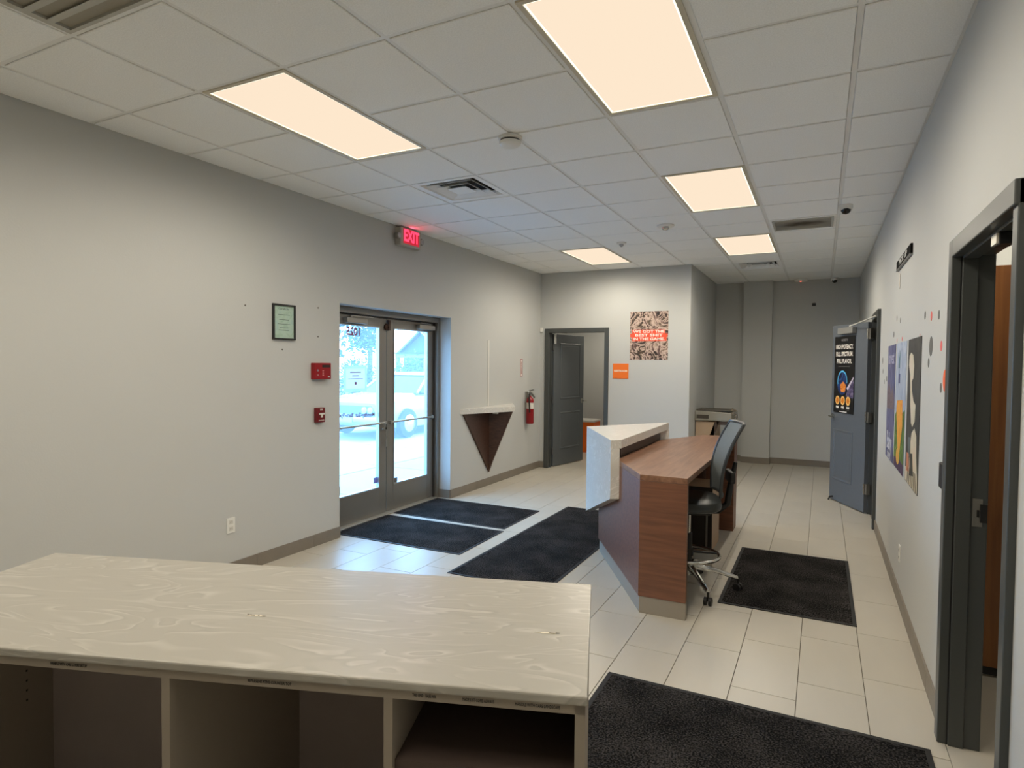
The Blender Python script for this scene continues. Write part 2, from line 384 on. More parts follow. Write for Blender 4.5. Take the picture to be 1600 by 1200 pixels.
# ------------------------------------------------------------------ baseboards
def baseboard(name, p0, p1, nrm, h=.1, th=.011, step=.6, off=0.0):
    d = Vector(p1)-Vector(p0); L = d.length; d.normalize(); N = Vector(nrm)
    root = struct(name, MB().slab([(*p0, .0), (*p1, .0), (*p1, h-.002), (*p0, h-.002)], (N.x*.004, N.y*.004, 0)), GROUT)
    s = -off
    while s < L:
        a, b = max(s, 0)+.001, min(s+step, L)-.001; s += step
        if b-a < .01: continue
        A = Vector(p0)+d*a; B = Vector(p0)+d*b
        build('base_tile', MB().slab([(A.x, A.y, 0), (B.x, B.y, 0), (B.x, B.y, h), (A.x, A.y, h)], (N.x*th, N.y*th, 0)), BASE, root)
    return root
baseboard('baseboard_left', (XL, .5), (XL, 4.28), (1, 0), off=.15)
baseboard('baseboard_reveal', (-4.07, 6.155), (XL, 6.155), (0, -1))
baseboard('baseboard_left_far', (XL, 6.155), (XL, YB), (1, 0))
baseboard('baseboard_back_corner', (XL, YB), (-3.845, YB), (0, -1))
baseboard('baseboard_back', (-2.80, YB), (XA, YB), (0, -1), off=.2)
baseboard('baseboard_alcove', (XA, YB), (XA, YF), (1, 0))
baseboard('baseboard_far_left', (XA, YF), (-1.185, YF), (0, -1))
baseboard('baseboard_pilaster', (-1.185, YF-.13), (-.742, YF-.13), (0, -1))
baseboard('baseboard_pilaster_side', (-.742, YF-.13), (-.742, YF), (1, 0))
baseboard('baseboard_far', (-.742, YF), (XR, YF), (0, -1), off=.3)
baseboard('baseboard_right', (XR, 3.205), (XR, 6.985), (-1, 0), off=.2)
baseboard('baseboard_right_far', (XR, 7.78), (XR, YF), (-1, 0))
baseboard('baseboard_right_near', (XR, YR), (XR, 2.195), (-1, 0))

# ------------------------------------------------------------------ entrance double door (window wall opening)
ent = thing('entrance_door', 'aluminium double glass entrance door in the left wall', 'door', (-4.15, 5.2175, 0))
fr = MB(); fr.box(-4.22, 4.282, 0, -4.07, 4.335, 2.143); fr.box(-4.22, 6.1, 0, -4.07, 6.153, 2.143); fr.box(-4.22, 4.335, 2.085, -4.07, 6.1, 2.143)
build('door_frame', fr, ALU, ent, bevel=.003)
st = MB(); st.box(-4.19, 4.335, 0, -4.105, 4.345, 2.085); st.box(-4.19, 6.09, 0, -4.105, 6.1, 2.085); st.box(-4.19, 4.345, 2.075, -4.105, 6.09, 2.085)
build('door_stop', st, mat('dark_gasket', (58, 56, 54), .6), ent)
build('sill', box(-4.24, 4.335, 0, -4.06, 6.1, .012), mat('sill_metal', (175, 172, 162), .4, .5), ent, bevel=.003)
def glass_leaf(y0, y1, hinge):
    f = MB(); s = .112; x0, x1 = -4.172, -4.128
    f.box(x0, y0, .014, x1, y0+s, 2.074); f.box(x0, y1-s, .014, x1, y1, 2.074)
    f.box(x0, y0+s, .014, x1, y1-s, .287); f.box(x0, y0+s, 1.985, x1, y1-s, 2.074)
    leaf = build('door_leaf', f, ALU, ent, bevel=.003)
    b = MB(); g = .014
    b.box(-4.162, y0+s, .287, -4.122, y0+s+g, 1.985); b.box(-4.162, y1-s-g, .287, -4.122, y1-s, 1.985); b.box(-4.162, y0+s+g, .287, -4.122, y1-s-g, .287+g); b.box(-4.162, y0+s+g, 1.985-g, -4.122, y1-s-g, 1.985)
    build('glazing_bead', b, mat('bead_metal', (168, 170, 170), .35, .6), leaf)
    build('glass_pane', box(-4.153, y0+s, .287, -4.147, y1-s, 1.985), GLASS, leaf)
    bar = MB(); bar.tube([(-4.1, y0+.04, .975), (-4.1, y1-.04, .975)], .011); bar.box(-4.13, y0+.03, .96, -4.09, y0+.06, .99); bar.box(-4.13, y1-.06, .96, -4.09, y1-.03, .99)
    build('push_bar', bar, mat('bar_metal', (172, 168, 158), .35, .7), leaf, smooth=True)
    cl = MB(); a, c = (y0+.21, y0+.51) if hinge < 0 else (y1-.34, y1-.03)
    cl.box(-4.128, a, 1.992, -4.075, c, 2.045)
    co = build('door_closer', cl, mat('closer_metal', (150, 147, 140), .4, .5), leaf, bevel=.004)
    arm = MB(); m = a+.08 if hinge < 0 else c-.08
    arm.tube([(-4.1, m, 2.045), (-4.1, m, 2.066)], .012); arm.slab([(-4.108, m, 2.058), (-4.092, m, 2.058), (-4.04, m+(-.0 if hinge < 0 else 0)+.26*(-hinge), 2.058), (-4.056, m+.26*(-hinge), 2.058)], (0, 0, .008))
    build('closer_arm', arm, STEEL, co)
    return leaf
lf1 = glass_leaf(4.347, 5.213, -1); lf2 = glass_leaf(5.222, 6.088, 1)
lk = MB(); lk.lathe((-4.128, 5.175, .915), [(.02, 0), (.02, .012), (.013, .02), (.013, .03)], 16, 'x'); lk.box(-4.118, 5.12, .905, -4.098, 5.185, .925)
build('lock_cylinder', lk, CHROME, lf1)
ky = MB(); ky.tube([(-4.1, 5.178, .90), (-4.095, 5.176, .84), (-4.1, 5.18, .80)], .006, 6); ky.box(-4.104, 5.172, .72, -4.098, 5.196, .81)
build('keys', ky, STEEL, lf1)
lt = MB(); lt.lathe((-4.128, 5.205, 1.985), [(.035, 0), (.035, .02), (.012, .035), (.012, .05)], 18, 'x'); lt.box(-4.128, 5.222, 1.95, -4.1, 5.25, 2.06)
build('door_latch', lt, mat('rusty_brown', (72, 50, 40), .5, .4), ent)
# lettering on the glass is meant to be read from outside
PINK = paper('red_vinyl', (165, 14, 44), .5)
text('door_number', '1025', .108, (-4.156, 4.735, 1.912), (0, -1, 0), (0, 0, 1), PINK, ent, bold=.0045)
text('door_lettering', 'Monday-Sun 8am-9pm', .062, (-4.156, 4.78, 1.08), (0, -1, .05), (0, .05, 1), paper('dark_red_vinyl', (120, 20, 50), .5), ent, bold=.002)
nb = thing('paper_notice', 'white paper notice taped to the left glass pane', 'sign', (-4.146, 4.752, 1.316))
build('sheet', box(-4.1465, 4.61, 1.345, -4.1445, 4.895, 1.55), paper('notice_paper', (225, 228, 236), .6), nb)
bd = MB()
for q in ((4.583, 1.316, 4.61, 1.577), (4.895, 1.316, 4.921, 1.577), (4.61, 1.316, 4.895, 1.345), (4.61, 1.55, 4.895, 1.577)): bd.box(-4.1465, q[0], q[1], -4.143, q[2], q[3])
build('sleeve_border', bd, paper('clear_sleeve', (210, 220, 228), .6), nb)
PR = mat('notice_print', (150, 110, 130), .7)
for yy, zz, wd, hh in ((4.752, 1.51, .16, .011), (4.752, 1.475, .1, .009), (4.752, 1.445, .22, .005), (4.752, 1.40, .03, .028)):
    build('print_line', box(-4.1445, yy-wd/2, zz-hh/2, -4.144, yy+wd/2, zz+hh/2), PR, nb)
for nm, y, z, a, b, c, lab in (('window_sticker', 5.375, .325, .07, .05, (120, 112, 104), 'small grey sticker at the bottom of the right glass pane'), ('window_sticker', 4.49, .36, .05, .09, (120, 170, 150), 'green sticker in the lower left corner of the left glass pane'), ('window_sticker', 5.06, .375, .035, .06, (150, 150, 190), 'small bluish sticker in the lower right corner of the left pane')):
    k = build(nm, box(-4.1465, y-a/2*1.6, z-b/2, -4.1445, y+a/2*1.6, z+b/2), paper('sticker_%d' % c[0], c, .35), None, (-4.1455, y, z-b/2))
    tag(k, lab, 'sticker')

# ------------------------------------------------------------------ floor mats
def floor_mat(x0, y0, x1, y1, label, rot=0):
    t = thing('floor_mat', label, 'mat', ((x0+x1)/2, (y0+y1)/2, 0), 'charcoal floor mats')
    b = .022
    o = MB(); zz = .005
    for q in ((x0, y0, x1, y0+b), (x0, y1-b, x1, y1), (x0, y0+b, x0+b, y1-b), (x1-b, y0+b, x1, y1-b)): o.box(q[0], q[1], .0005, q[2], q[3], zz)
    build('rubber_border', o, RUBBER, t)
    # low pile with a softly uneven top
    nx, ny = max(4, int((x1-x0)/.08)), max(4, int((y1-y0)/.08)); rg = []
    vs_ = []; fs = []
    for iy in range(ny+1):
        for ix in range(nx+1):
            e = ix in (0, nx) or iy in (0, ny)
            vs_.append((x0+b+(x1-x0-2*b)*ix/nx, y0+b+(y1-y0-2*b)*iy/ny, .004 if e else .0085+random.uniform(-.0008, .0008)))
    for iy in range(ny):
        for ix in range(nx):
            a = iy*(nx+1)+ix; fs.append((a, a+1, a+nx+2, a+nx+1))
    build('pile', MB().add(vs_, fs), MATC, t, smooth=True)
    if rot: t.rotation_euler.z = rot
    return t
floor_mat(-4.055, 4.345, -2.68, 5.165, 'charcoal entrance mat in front of the left door leaf', .012)
floor_mat(-4.055, 5.245, -2.715, 6.09, 'charcoal entrance mat in front of the right door leaf')
floor_mat(-2.525, 3.93, -1.70, 6.43, 'long charcoal runner mat left of the reception desk')
floor_mat(-.595, 4.30, .23, 5.73, 'charcoal mat behind the swivel chair near the right wall')
floor_mat(-.955, 1.55, .442, 3.045, 'charcoal mat in the foreground right of the front counter')

# ------------------------------------------------------------------ front counter
fo = Vector((-.401, 1.14, 0)); fd = Vector((.9473, .3203, 0)); ft = Vector((-.3203, .9473, 0))
FT = lambda s, t, z: fo+fd*s+ft*t+Vector((0, 0, z))
LAM = mat('beige_laminate', (158, 147, 133), .6, noise=(3, .03))
LAMI = mat('taupe_laminate', (168, 156, 152), .65, noise=(4, .05))
fc = thing('front_counter', 'marble-topped counter with open shelves in the foreground', 'counter', FT(-.9, .3, 0))
W, D = 1.828, .6375
build('counter_top', MB(FT).box(-W, 0, .920, 0, D, .94), MARBLE, fc, bevel=.004)
build('rail', MB(FT).box(-W+.004, .006, .900, -.004, .03, .920), LAM, fc)
for s0, s1 in ((-W+.004, -W+.024), (-.9366, -.9164), (-.4238, -.4043), (-.0245, -.004)):
    pn = 'side_panel' if s0 < -1.5 or s0 > -.1 else 'divider'
    build(pn, MB(FT).box(s0, .006, 0, s1, D-.02, .920 if pn == 'side_panel' else .9), LAM if pn == 'side_panel' else LAM, fc)
build('back_panel', MB(FT).box(-W+.024, D-.04, .0, -.0245, D-.022, .919), LAMI, fc)
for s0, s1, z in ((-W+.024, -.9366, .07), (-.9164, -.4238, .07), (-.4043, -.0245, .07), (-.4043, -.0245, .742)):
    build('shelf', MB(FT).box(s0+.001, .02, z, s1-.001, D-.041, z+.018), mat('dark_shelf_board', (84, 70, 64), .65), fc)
LBL = mat('label_print', (48, 44, 42), .7)
def fl(s, z=.911): p = FT(s, .0056, z); return (p.x, p.y, p.z)
for s, tx, sx in ((-1.167, 'HANDLE WITH CARE COUNTERTOP', .62), (-.68, 'REPRESENTATIVE COUNTER TOP', .75), (-.336, 'THIS END   BASE MIX', .6), (-.222, 'MADE JUST COME ALWAYS', .6), (-.1, 'HANDLE WITH CARE LANDSCAPE', .66)):
    text('rail_label', tx, .0095, fl(s), fd, (0, 0, 1), LBL, fc, sx=sx*.95)
# peg holes in the left side panel
ph = MB(FT)
for k in range(12): ph.box(-W+.0235, .5, .85-.032*k, -W+.0245, .506, .856-.032*k)
build('peg_holes', ph, BLACK, fc, kind='stuff')
def residue(name, s, t, w, label, seed):
    rr = random.Random(seed); th = thing(name, label, 'sticker', FT(s, t, .94))
    pts = []
    for k in range(14):
        a = 2*math.pi*k/14; q = .6+.5*rr.random(); pts.append(FT(s+w*q*math.cos(a), t+w*.16*q*math.sin(a), .9402))
    build('torn_paper', MB().slab(pts, (0, 0, .0008)), mat('torn_paper', (226, 218, 200), .8), th)
    for k in range(5):
        a = s-w+2*w*rr.random(); b = t+w*.2*(rr.random()-.5)
        build('glue_smear', MB(FT).box(a, b, .9411, a+w*.25*rr.random()+.004, b+.003, .9415), mat('glue_dark', (112, 100, 84), .8), th)
residue('torn_label', -.105, .28, .03, 'torn remains of a paper label near the right end of the counter top', 3)
residue('torn_label', -.86, .26, .028, 'faint scraped label remains left of the middle of the counter top', 5)

# ------------------------------------------------------------------ reception desk
N0, N1, AP, F1, F0 = (-.73, 3.89), (-1.03, 3.885), (-1.69, 5.03), (-1.06, 6.47), (-.73, 6.47)
dk = thing('reception_desk', 'wood and white marble angular reception desk in the middle of the room', 'desk', (-1.1, 5.1, 0))
def off(p, q, d):
    a = Vector((q[0]-p[0], q[1]-p[1])).normalized(); nrm = Vector((-a.y, a.x)); return Vector(p)+nrm*d, Vector(q)+nrm*d
def panel(name, p, q, th, z0, z1, m, par=dk, bevel=.0015):
    """vertical board from p to q, thickness th to the left of p>q"""
    a, b = off(p, q, th)
    return build(name, MB().prism([tuple(p), tuple(q), tuple(b), tuple(a)], z0, z1), m, par, bevel=bevel)
build('desk_top', MB().prism([N0, N1, AP, F1, F0], .862, .90), WOODT, dk, bevel=.002)
KICK = mat('kick_tile', (150, 142, 130), .5)
panel('end_panel', N0, N1, -.04, .11, .861, WOOD); panel('kick_plate', (N0[0], N0[1]+.004), (N1[0]+.004, N1[1]+.004), -.034, 0, .109, KICK)
panel('front_panel', (N1[0], N1[1]), AP, -.036, .11, .861, WOOD); panel('kick_plate', (N1[0]+.008, N1[1]+.004), (AP[0]+.012, AP[1]), -.03, 0, .109, KICK)
panel('front_panel', AP, F1, -.036, .11, .861, WOOD); panel('kick_plate', (AP[0]+.012, AP[1]+.004), (F1[0]+.006, F1[1]-.006), -.03, 0, .109, KICK)
build('end_pedestal', box(-1.0, 6.25, .0, -.735, 6.465, .861), WOOD, dk, bevel=.002)
WT = [(-1.375, 4.35), (-1.875, 5.22), (-1.345, 6.0), (-1.315, 6.0), (-1.315, 4.42)]
build('transaction_top', MB().prism(WT, .985, 1.05), MARBLE2, dk, bevel=.002)
def wf(p, q, zp, zq, th):
    a, b = off(p, q, th); r0 = [(p[0], p[1], .9845), (q[0], q[1], .9845), (q[0], q[1], zq), (p[0], p[1], zp)]
    r1 = [(a.x, a.y, .9845), (b.x, b.y, .9845), (b.x, b.y, zq), (a.x, a.y, zp)]
    return build('marble_panel', MB().loft([r0, r1]), MARBLE2, dk, bevel=.0015)
wf(WT[0], WT[1], .614, .285, -.068); wf((WT[1][0]+.005, WT[1][1]+.02), WT[2], .285, .62, -.05)
DKW = wood('dark_walnut', (40, 24, 18), (58, 36, 26))
rs = MB(); rs.prism([(-1.36, 4.55), (-1.7, 5.1), (-1.4, 5.85), (-1.36, 5.85)], .9005, .9845)
build('riser', rs, DKW, dk)
pd = thing('pedestal_cabinet', 'low beige cabinet standing under the reception desk', 'cabinet', (-.96, 5.6, 0))
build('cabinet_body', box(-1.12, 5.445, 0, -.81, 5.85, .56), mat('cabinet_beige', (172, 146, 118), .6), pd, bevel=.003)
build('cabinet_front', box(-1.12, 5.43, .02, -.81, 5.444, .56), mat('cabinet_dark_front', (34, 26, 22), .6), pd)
build('edge_strip', box(-.86, 5.425, .04, -.845, 5.4295, .52), STEEL, pd)

# ------------------------------------------------------------------ swivel chair (drafting stool)
cc = Vector((-.833, 4.508, 0)); th_ = math.radians(180+18)   # facing direction
fx = Vector((math.cos(th_), math.sin(th_), 0)); fy = Vector((-fx.y, fx.x, 0))
CT = lambda a, b, z: cc+fx*a+fy*b+Vector((0, 0, z))
ch = thing('swivel_chair', 'black mesh-back swivel stool with chrome foot ring at the reception desk', 'chair', cc)
VINYL = mat('black_vinyl', (40, 43, 43), .38, noise=(40, .1))
MESH = mat('grey_mesh_fabric', (112, 118, 118), .7, noise=(220, .12))
# seat cushion: rounded, thicker in the middle
rg = []
for z, k in ((.585, .86), (.6, .97), (.63, 1.0), (.655, .97), (.668, .86), (.672, .6)):
    ring = []
    for i in range(28):
        a = 2*math.pi*i/28; ca, sa = math.cos(a), math.sin(a); q = (abs(ca)**3.2+abs(sa)**3.2)**(-1/3.2)
        ring.append(CT(.02+.235*k*q*ca, .245*k*q*sa, z+(.012*(1-abs(sa)) if z > .64 else 0)))
    rg.append(ring)
build('seat', MB().loft(rg), VINYL, ch, smooth=True)
build('seat_plate', MB(CT).box(-.14, -.09, .545, .12, .09, .584), BLACK, ch, bevel=.01)
# backrest: curved mesh sheet in a frame, leaning back
def bk(u, v):      # u -1..1 across, v 0..1 up
    z = .70+.50*v; lean = -.215-.02*math.sin(v*math.pi*.9)*-1-.145*v+.03*math.sin(v*3.0)
    wd = .185+.035*math.sin(v*math.pi*.75); curve = .035*u*u
    return CT(lean+curve, u*wd, z)
mb = MB(); nu, nv = 10, 12; vs_ = [bk(-1+2*i/nu, j/nv) for j in range(nv+1) for i in range(nu+1)]; fs = [(j*(nu+1)+i, j*(nu+1)+i+1, (j+1)*(nu+1)+i+1, (j+1)*(nu+1)+i) for j in range(nv) for i in range(nu)]
n_ = len(vs_); back = [p-fx*.008 for p in vs_]
mb.add(vs_, fs); mb.add(back, [q[::-1] for q in fs])
br_ = build('backrest', mb, MESH, ch, smooth=True)
loop = [bk(-1, j/12) for j in range(13)]+[bk(-1+2*i/8, 1) for i in range(1, 8)]+[bk(1, 1-j/12) for j in range(13)]+[bk(1-2*i/8, 0) for i in range(1, 8)]
build('back_frame', MB().tube([p-fx*.004 for p in loop], .012, 8, closed=True), mat('frame_dark_grey', (52, 56, 58), .35), ch, smooth=True)
spn = MB(); spn.tube([CT(-.08, 0, .56), CT(-.2, 0, .565), CT(-.265, 0, .62), CT(-.285, 0, .76), CT(-.315, 0, .92)], [.02, .022, .024, .022, .014], 10)
build('back_bracket', spn, BLACK, ch, smooth=True)
build('lumbar_pad', MB(CT).box(-.30, -.1, .775, -.262, .1, .86), BLACK, ch, bevel=.015, smooth=True)
lv = MB(); lv.tube([CT(0, -.08, .56), CT(0, -.2, .55), CT(0, -.24, .535)], .006, 8); build('lever', lv, BLACK, ch, smooth=True)
build('gas_column', MB().tube([cc+Vector((0, 0, .2)), cc+Vector((0, 0, .40))], .026, 16), BLACK, ch, smooth=True)
build('column_rod', MB().tube([cc+Vector((0, 0, .40)), cc+Vector((0, 0, .55))], .014, 14), CHROME, ch, smooth=True)
ring = [cc+Vector((.215*math.cos(2*math.pi*k/36), .215*math.sin(2*math.pi*k/36), .245)) for k in range(36)]
fr_ = build('foot_ring', MB().tube(ring, .0125, 10, closed=True), CHROME, ch, smooth=True)
sp = MB()
for k in range(3):
    a = 2*math.pi*k/3+.5; sp.tube([cc+Vector((.03*math.cos(a), .03*math.sin(a), .26)), cc+Vector((.21*math.cos(a), .21*math.sin(a), .246))], .008, 8)
sp.tube([cc+Vector((0, 0, .235)), cc+Vector((0, 0, .285))], .036, 16)
build('ring_spokes', sp, BLACK, fr_, smooth=True)
build('base_hub', MB().tube([cc+Vector((0, 0, .10)), cc+Vector((0, 0, .2))], .04, 18), CHROME, ch, smooth=True)
a0 = math.atan2(4.211-4.508, -.64+.833)
for k in range(5):
    a = a0+2*math.pi*k/5; d = Vector((math.cos(a), math.sin(a), 0)); sd = Vector((-d.y, d.x, 0))
    rr = []
    for r_, z_, w_, h_ in ((.03, .165, .024, .024), (.18, .14, .018, .016), (.345, .095, .014, .012)):
        p = cc+d*r_+Vector((0, 0, z_)); rr.append([p+sd*w_+Vector((0, 0, -h_)), p-sd*w_+Vector((0, 0, -h_)), p-sd*w_*.7+Vector((0, 0, h_)), p+sd*w_*.7+Vector((0, 0, h_))])
    lg = build('leg', MB().loft(rr), CHROME, ch, bevel=.004, smooth=True)
    cpos = cc+d*.345
    cs = MB(); wd = (d*.6+sd*.8).normalized()
    for s_ in (-1, 1):
        q = cpos+wd*.016*s_+Vector((0, 0, .028)); cs.tube([q-wd*.009, q+wd*.009], .0275, 16)
    cs.tube([cpos+Vector((0, 0, .03)), cpos+Vector((0, 0, .09))], .008, 8)
    build('caster', cs, BLACK, lg, smooth=True)

# ------------------------------------------------------------------ left wall: triangular shelf and raceway
sh = thing('wall_shelf', 'triangular marble wall shelf on an inverted triangular wood bracket', 'shelf', (XL, 7.07, .17))
build('shelf_top', MB().prism([(XL+.001, 6.36), (XL+.001, 7.80), (-3.585, 7.2)], .985, 1.05), MARBLE2, sh, bevel=.002)
WOODS = wood('dark_walnut_bracket', (58, 38, 30), (84, 58, 46), .34)
build('back_board', MB().slab([(XL+.001, 6.42, .984), (XL+.001, 7.74, .984), (XL+.001, 7.08, .18)], (.022, 0, 0)), WOODS, sh, bevel=.001)
build('bracket_fin', MB().slab([(XL+.024, 7.06, .984), (-3.60, 7.15, .984), (XL+.024, 7.06, .2)], (0, .022, 0)), WOODS, sh, bevel=.001)
build('clip', box(-3.80, 6.98, .958, -3.74, 7.03, .984), OFFW, sh)
rc = build('cable_raceway', box(XL, 7.045, 1.051, XL+.007, 7.085, 1.92), OFFW, None, (XL, 7.065, 1.051), bevel=.004)
tag(rc, 'white vertical cable raceway above the triangular wall shelf', 'cable cover')

# ------------------------------------------------------------------ fire extinguisher
ex = thing('fire_extinguisher', 'red fire extinguisher hanging on the left wall beside the grey door', 'extinguisher', (XL+.075, 8.22, .73))
ec = (XL+.075, 8.22)
build('cylinder', MB().lathe((ec[0], ec[1], .73), [(.05, 0), (.056, .008), (.056, .33), (.05, .365), (.032, .39), (.018, .4), (.018, .42)], 24), RED, ex, smooth=True)
build('label', MB().lathe((ec[0], ec[1], .95), [(.0566, 0), (.0566, .09)], 24), mat('label_white', (214, 208, 196), .5), ex, smooth=True)
hv = MB(); hv.lathe((ec[0], ec[1], 1.145), [(.02, 0), (.02, .05)], 14); hv.slab([(ec[0]-.012, ec[1]-.03, 1.19), (ec[0]-.012, ec[1]+.04, 1.19), (ec[0]-.012, ec[1]+.15, 1.12), (ec[0]-.012, ec[1]+.15, 1.10), (ec[0]-.012, ec[1]+.03, 1.175)], (.024, 0, 0))
hv.slab([(ec[0]-.012, ec[1]-.02, 1.225), (ec[0]-.012, ec[1]+.11, 1.235), (ec[0]-.012, ec[1]+.11, 1.225), (ec[0]-.012, ec[1]-.02, 1.205)], (.024, 0, 0))
build('valve_handle', hv, STEEL, ex)
hs = MB(); hs.tube([(ec[0], ec[1]-.02, 1.17), (ec[0]+.02, ec[1]-.08, 1.17), (ec[0]+.03, ec[1]-.1, 1.1), (ec[0]+.03, ec[1]-.085, .98), (ec[0]+.03, ec[1]-.075, .9)], .011, 8)
build('hose', hs, BLACK, ex, smooth=True)
build('wall_hook', box(XL, ec[1]-.02, 1.02, XL+.03, ec[1]+.02, 1.2), STEEL, ex)
es = thing('extinguisher_sign', 'narrow white and red sign above the fire extinguisher', 'sign', (XL, 8.065, 1.43))
build('plate', box(XL, 8.03, 1.43, XL+.003, 8.10, 1.68), mat('sign_white', (222, 214, 208), .5), es)
build('border', MB().box(XL+.003, 8.03, 1.43, XL+.0036, 8.10, 1.438).box(XL+.003, 8.03, 1.672, XL+.0036, 8.10, 1.68).box(XL+.003, 8.03, 1.438, XL+.0036, 8.038, 1.672).box(XL+.003, 8.092, 1.438, XL+.0036, 8.10, 1.672), RED, es)
text('lettering', 'FIRE EXTINGUISHER', .034, (XL+.0045, 8.065, 1.555), (0, 0, -1), (0, 1, 0), RED, es, bold=.001, sx=.6)

# ------------------------------------------------------------------ left wall devices
al = thing('fire_alarm_panel', 'red fire alarm control box on the left wall beside the entrance', 'alarm', (XL, 4.02, 1.458))
build('housing', box(XL, 3.925, 1.458, XL+.05, 4.12, 1.6), RED, al, bevel=.006)
build('display', box(XL+.05, 4.01, 1.56, XL+.0515, 4.105, 1.583), mat('display_dark', (48, 28, 24), .3), al)
build('key_switch', MB().lathe((XL+.05, 3.955, 1.535), [(.009, 0), (.009, .006)], 14, 'x'), STEEL, al)
for k in range(4): build('indicator', box(XL+.05, 4.012, 1.49+.013*k, XL+.0512, 4.03, 1.496+.013*k), mat('indicator_white', (226, 150, 150), .5), al)
text('lettering', 'FIRE', .014, (XL+.0515, 4.09, 1.478), (0, 1, 0), (0, 0, 1), OFFW, al, bold=.0005)
text('lettering', 'CO', .014, (XL+.0515, 3.957, 1.495), (0, 1, 0), (0, 0, 1), OFFW, al)
pu = thing('pull_station', 'small dark red manual fire alarm pull station below the alarm box', 'alarm', (XL, 4.01, 1.08))
build('housing', box(XL, 3.962, 1.082, XL+.04, 4.058, 1.21), mat('dark_red_enamel', (104, 8, 18), .35), pu, bevel=.005)
build('pull_handle', MB().box(XL+.04, 3.982, 1.15, XL+.05, 4.04, 1.164).box(XL+.04, 4.002, 1.125, XL+.05, 4.018, 1.15), OFFW, pu)
text('lettering', 'FIRE', .018, (XL+.0415, 4.01, 1.194), (0, 1, 0), (0, 0, 1), OFFW, pu, bold=.0008); text('lettering', 'PULL DOWN', .011, (XL+.0415, 4.01, 1.1), (0, 1, 0), (0, 0, 1), OFFW, pu, bold=.0004)
cf = thing('framed_certificate', 'black framed green certificate on the left wall', 'picture frame', (XL, 3.625, 1.783))
f = MB(); q = (3.51, 1.785, 3.742, 2.072); b = .013
f.box(XL, q[0], q[1], XL+.02, q[0]+b, q[3]); f.box(XL, q[2]-b, q[1], XL+.02, q[2], q[3]); f.box(XL, q[0]+b, q[1], XL+.02, q[2]-b, q[1]+b); f.box(XL, q[0]+b, q[3]-b, XL+.02, q[2]-b, q[3])
build('frame', f, BLACK, cf)
def grad_mat(name, cols, axis='Z', scale=8, dist=2, detail=4, rough=.6, stretch=(1, 1, 1)):
    m = bpy.data.materials.new(name); m.use_nodes = True; n = m.node_tree; bb = n.nodes['Principled BSDF']; bb.inputs['Roughness'].default_value = rough
    tc = n.nodes.new('ShaderNodeTexCoord'); mp = n.nodes.new('ShaderNodeMapping'); mp.inputs['Scale'].default_value = stretch
    t = n.nodes.new('ShaderNodeTexNoise'); t.inputs['Scale'].default_value = scale; t.inputs['Detail'].default_value = detail; t.inputs['Distortion'].default_value = dist
    r = n.nodes.new('ShaderNodeValToRGB'); e = r.color_ramp.elements; N = len(cols)
    for i, c_ in enumerate(cols):
        p = .28+.44*i/(N-1)
        if i < 2: e[i].position = p; e[i].color = lin(c_)
        else: x = e.new(p); x.color = lin(c_)
    n.links.new(tc.outputs['Object'], mp.inputs[0]); n.links.new(mp.outputs[0], t.inputs['Vector']); n.links.new(t.outputs['Fac'], r.inputs[0]); n.links.new(r.outputs[0], bb.inputs['Base Color']); return m
build('certificate', box(XL, q[0]+b, q[1]+b, XL+.008, q[2]-b, q[3]-b), grad_mat('certificate_paper', [(150, 178, 158), (172, 194, 178), (158, 186, 180)], scale=9), cf)
text('heading', 'Certificate', .026, (XL+.0085, 3.626, 2.035), (0, 1, 0), (0, 0, 1), mat('print_grey', (92, 108, 100), .7), cf)
for k, (zz, wd) in enumerate(((1.985, .12), (1.945, .1), (1.91, .13), (1.88, .09), (1.86, .11))):
    build('print_line', box(XL+.008, 3.626-wd/2, zz, XL+.0084, 3.626+wd/2, zz+.004), mat('print_grey', (92, 108, 100)), cf)
for y, z, lab in ((3.257, 2.032, 'screw anchor left in the wall, left of the certificate'), (4.013, 2.078, 'upper screw anchor in the wall right of the certificate'), (4.012, 1.828, 'lower screw anchor in the wall right of the certificate'), (3.615, 1.706, 'screw anchor in the wall below the certificate')):
    a = build('wall_anchor', MB().lathe((XL, y, z), [(.007, 0), (.007, .002), (.003, .006)], 12, 'x'), mat('anchor_grey', (112, 106, 98), .5), None, (XL, y, z)); tag(a, lab, 'screw', 'wall anchors around the certificate')
def outlet(name, y, z, x, nx, label):
    t = thing(name, label, 'outlet', (x, y, z-.057))
    build('cover_plate', box(x, y-.036, z-.058, x+nx*.006, y+.036, z+.058), WHITE, t, bevel=.002)
    for dz in (-.025, .025):
        rcp = build('receptacle', box(x+nx*.006, y-.017, z+dz-.015, x+nx*.0085, y+.017, z+dz+.015), mat('outlet_ivory', (206, 204, 196), .5), t, bevel=.001)
        build('slots', MB().box(x+nx*.0085, y-.008, z+dz-.006, x+nx*.0088, y-.005, z+dz+.006).box(x+nx*.0085, y+.005, z+dz-.006, x+nx*.0088, y+.008, z+dz+.006), BLACK, rcp)
outlet('wall_outlet', 3.118, .38, XL, 1, 'white duplex outlet low on the left wall behind the counter')
outlet('wall_outlet', 4.92, .33, XR, -1, 'white outlet low on the right wall below the posters')

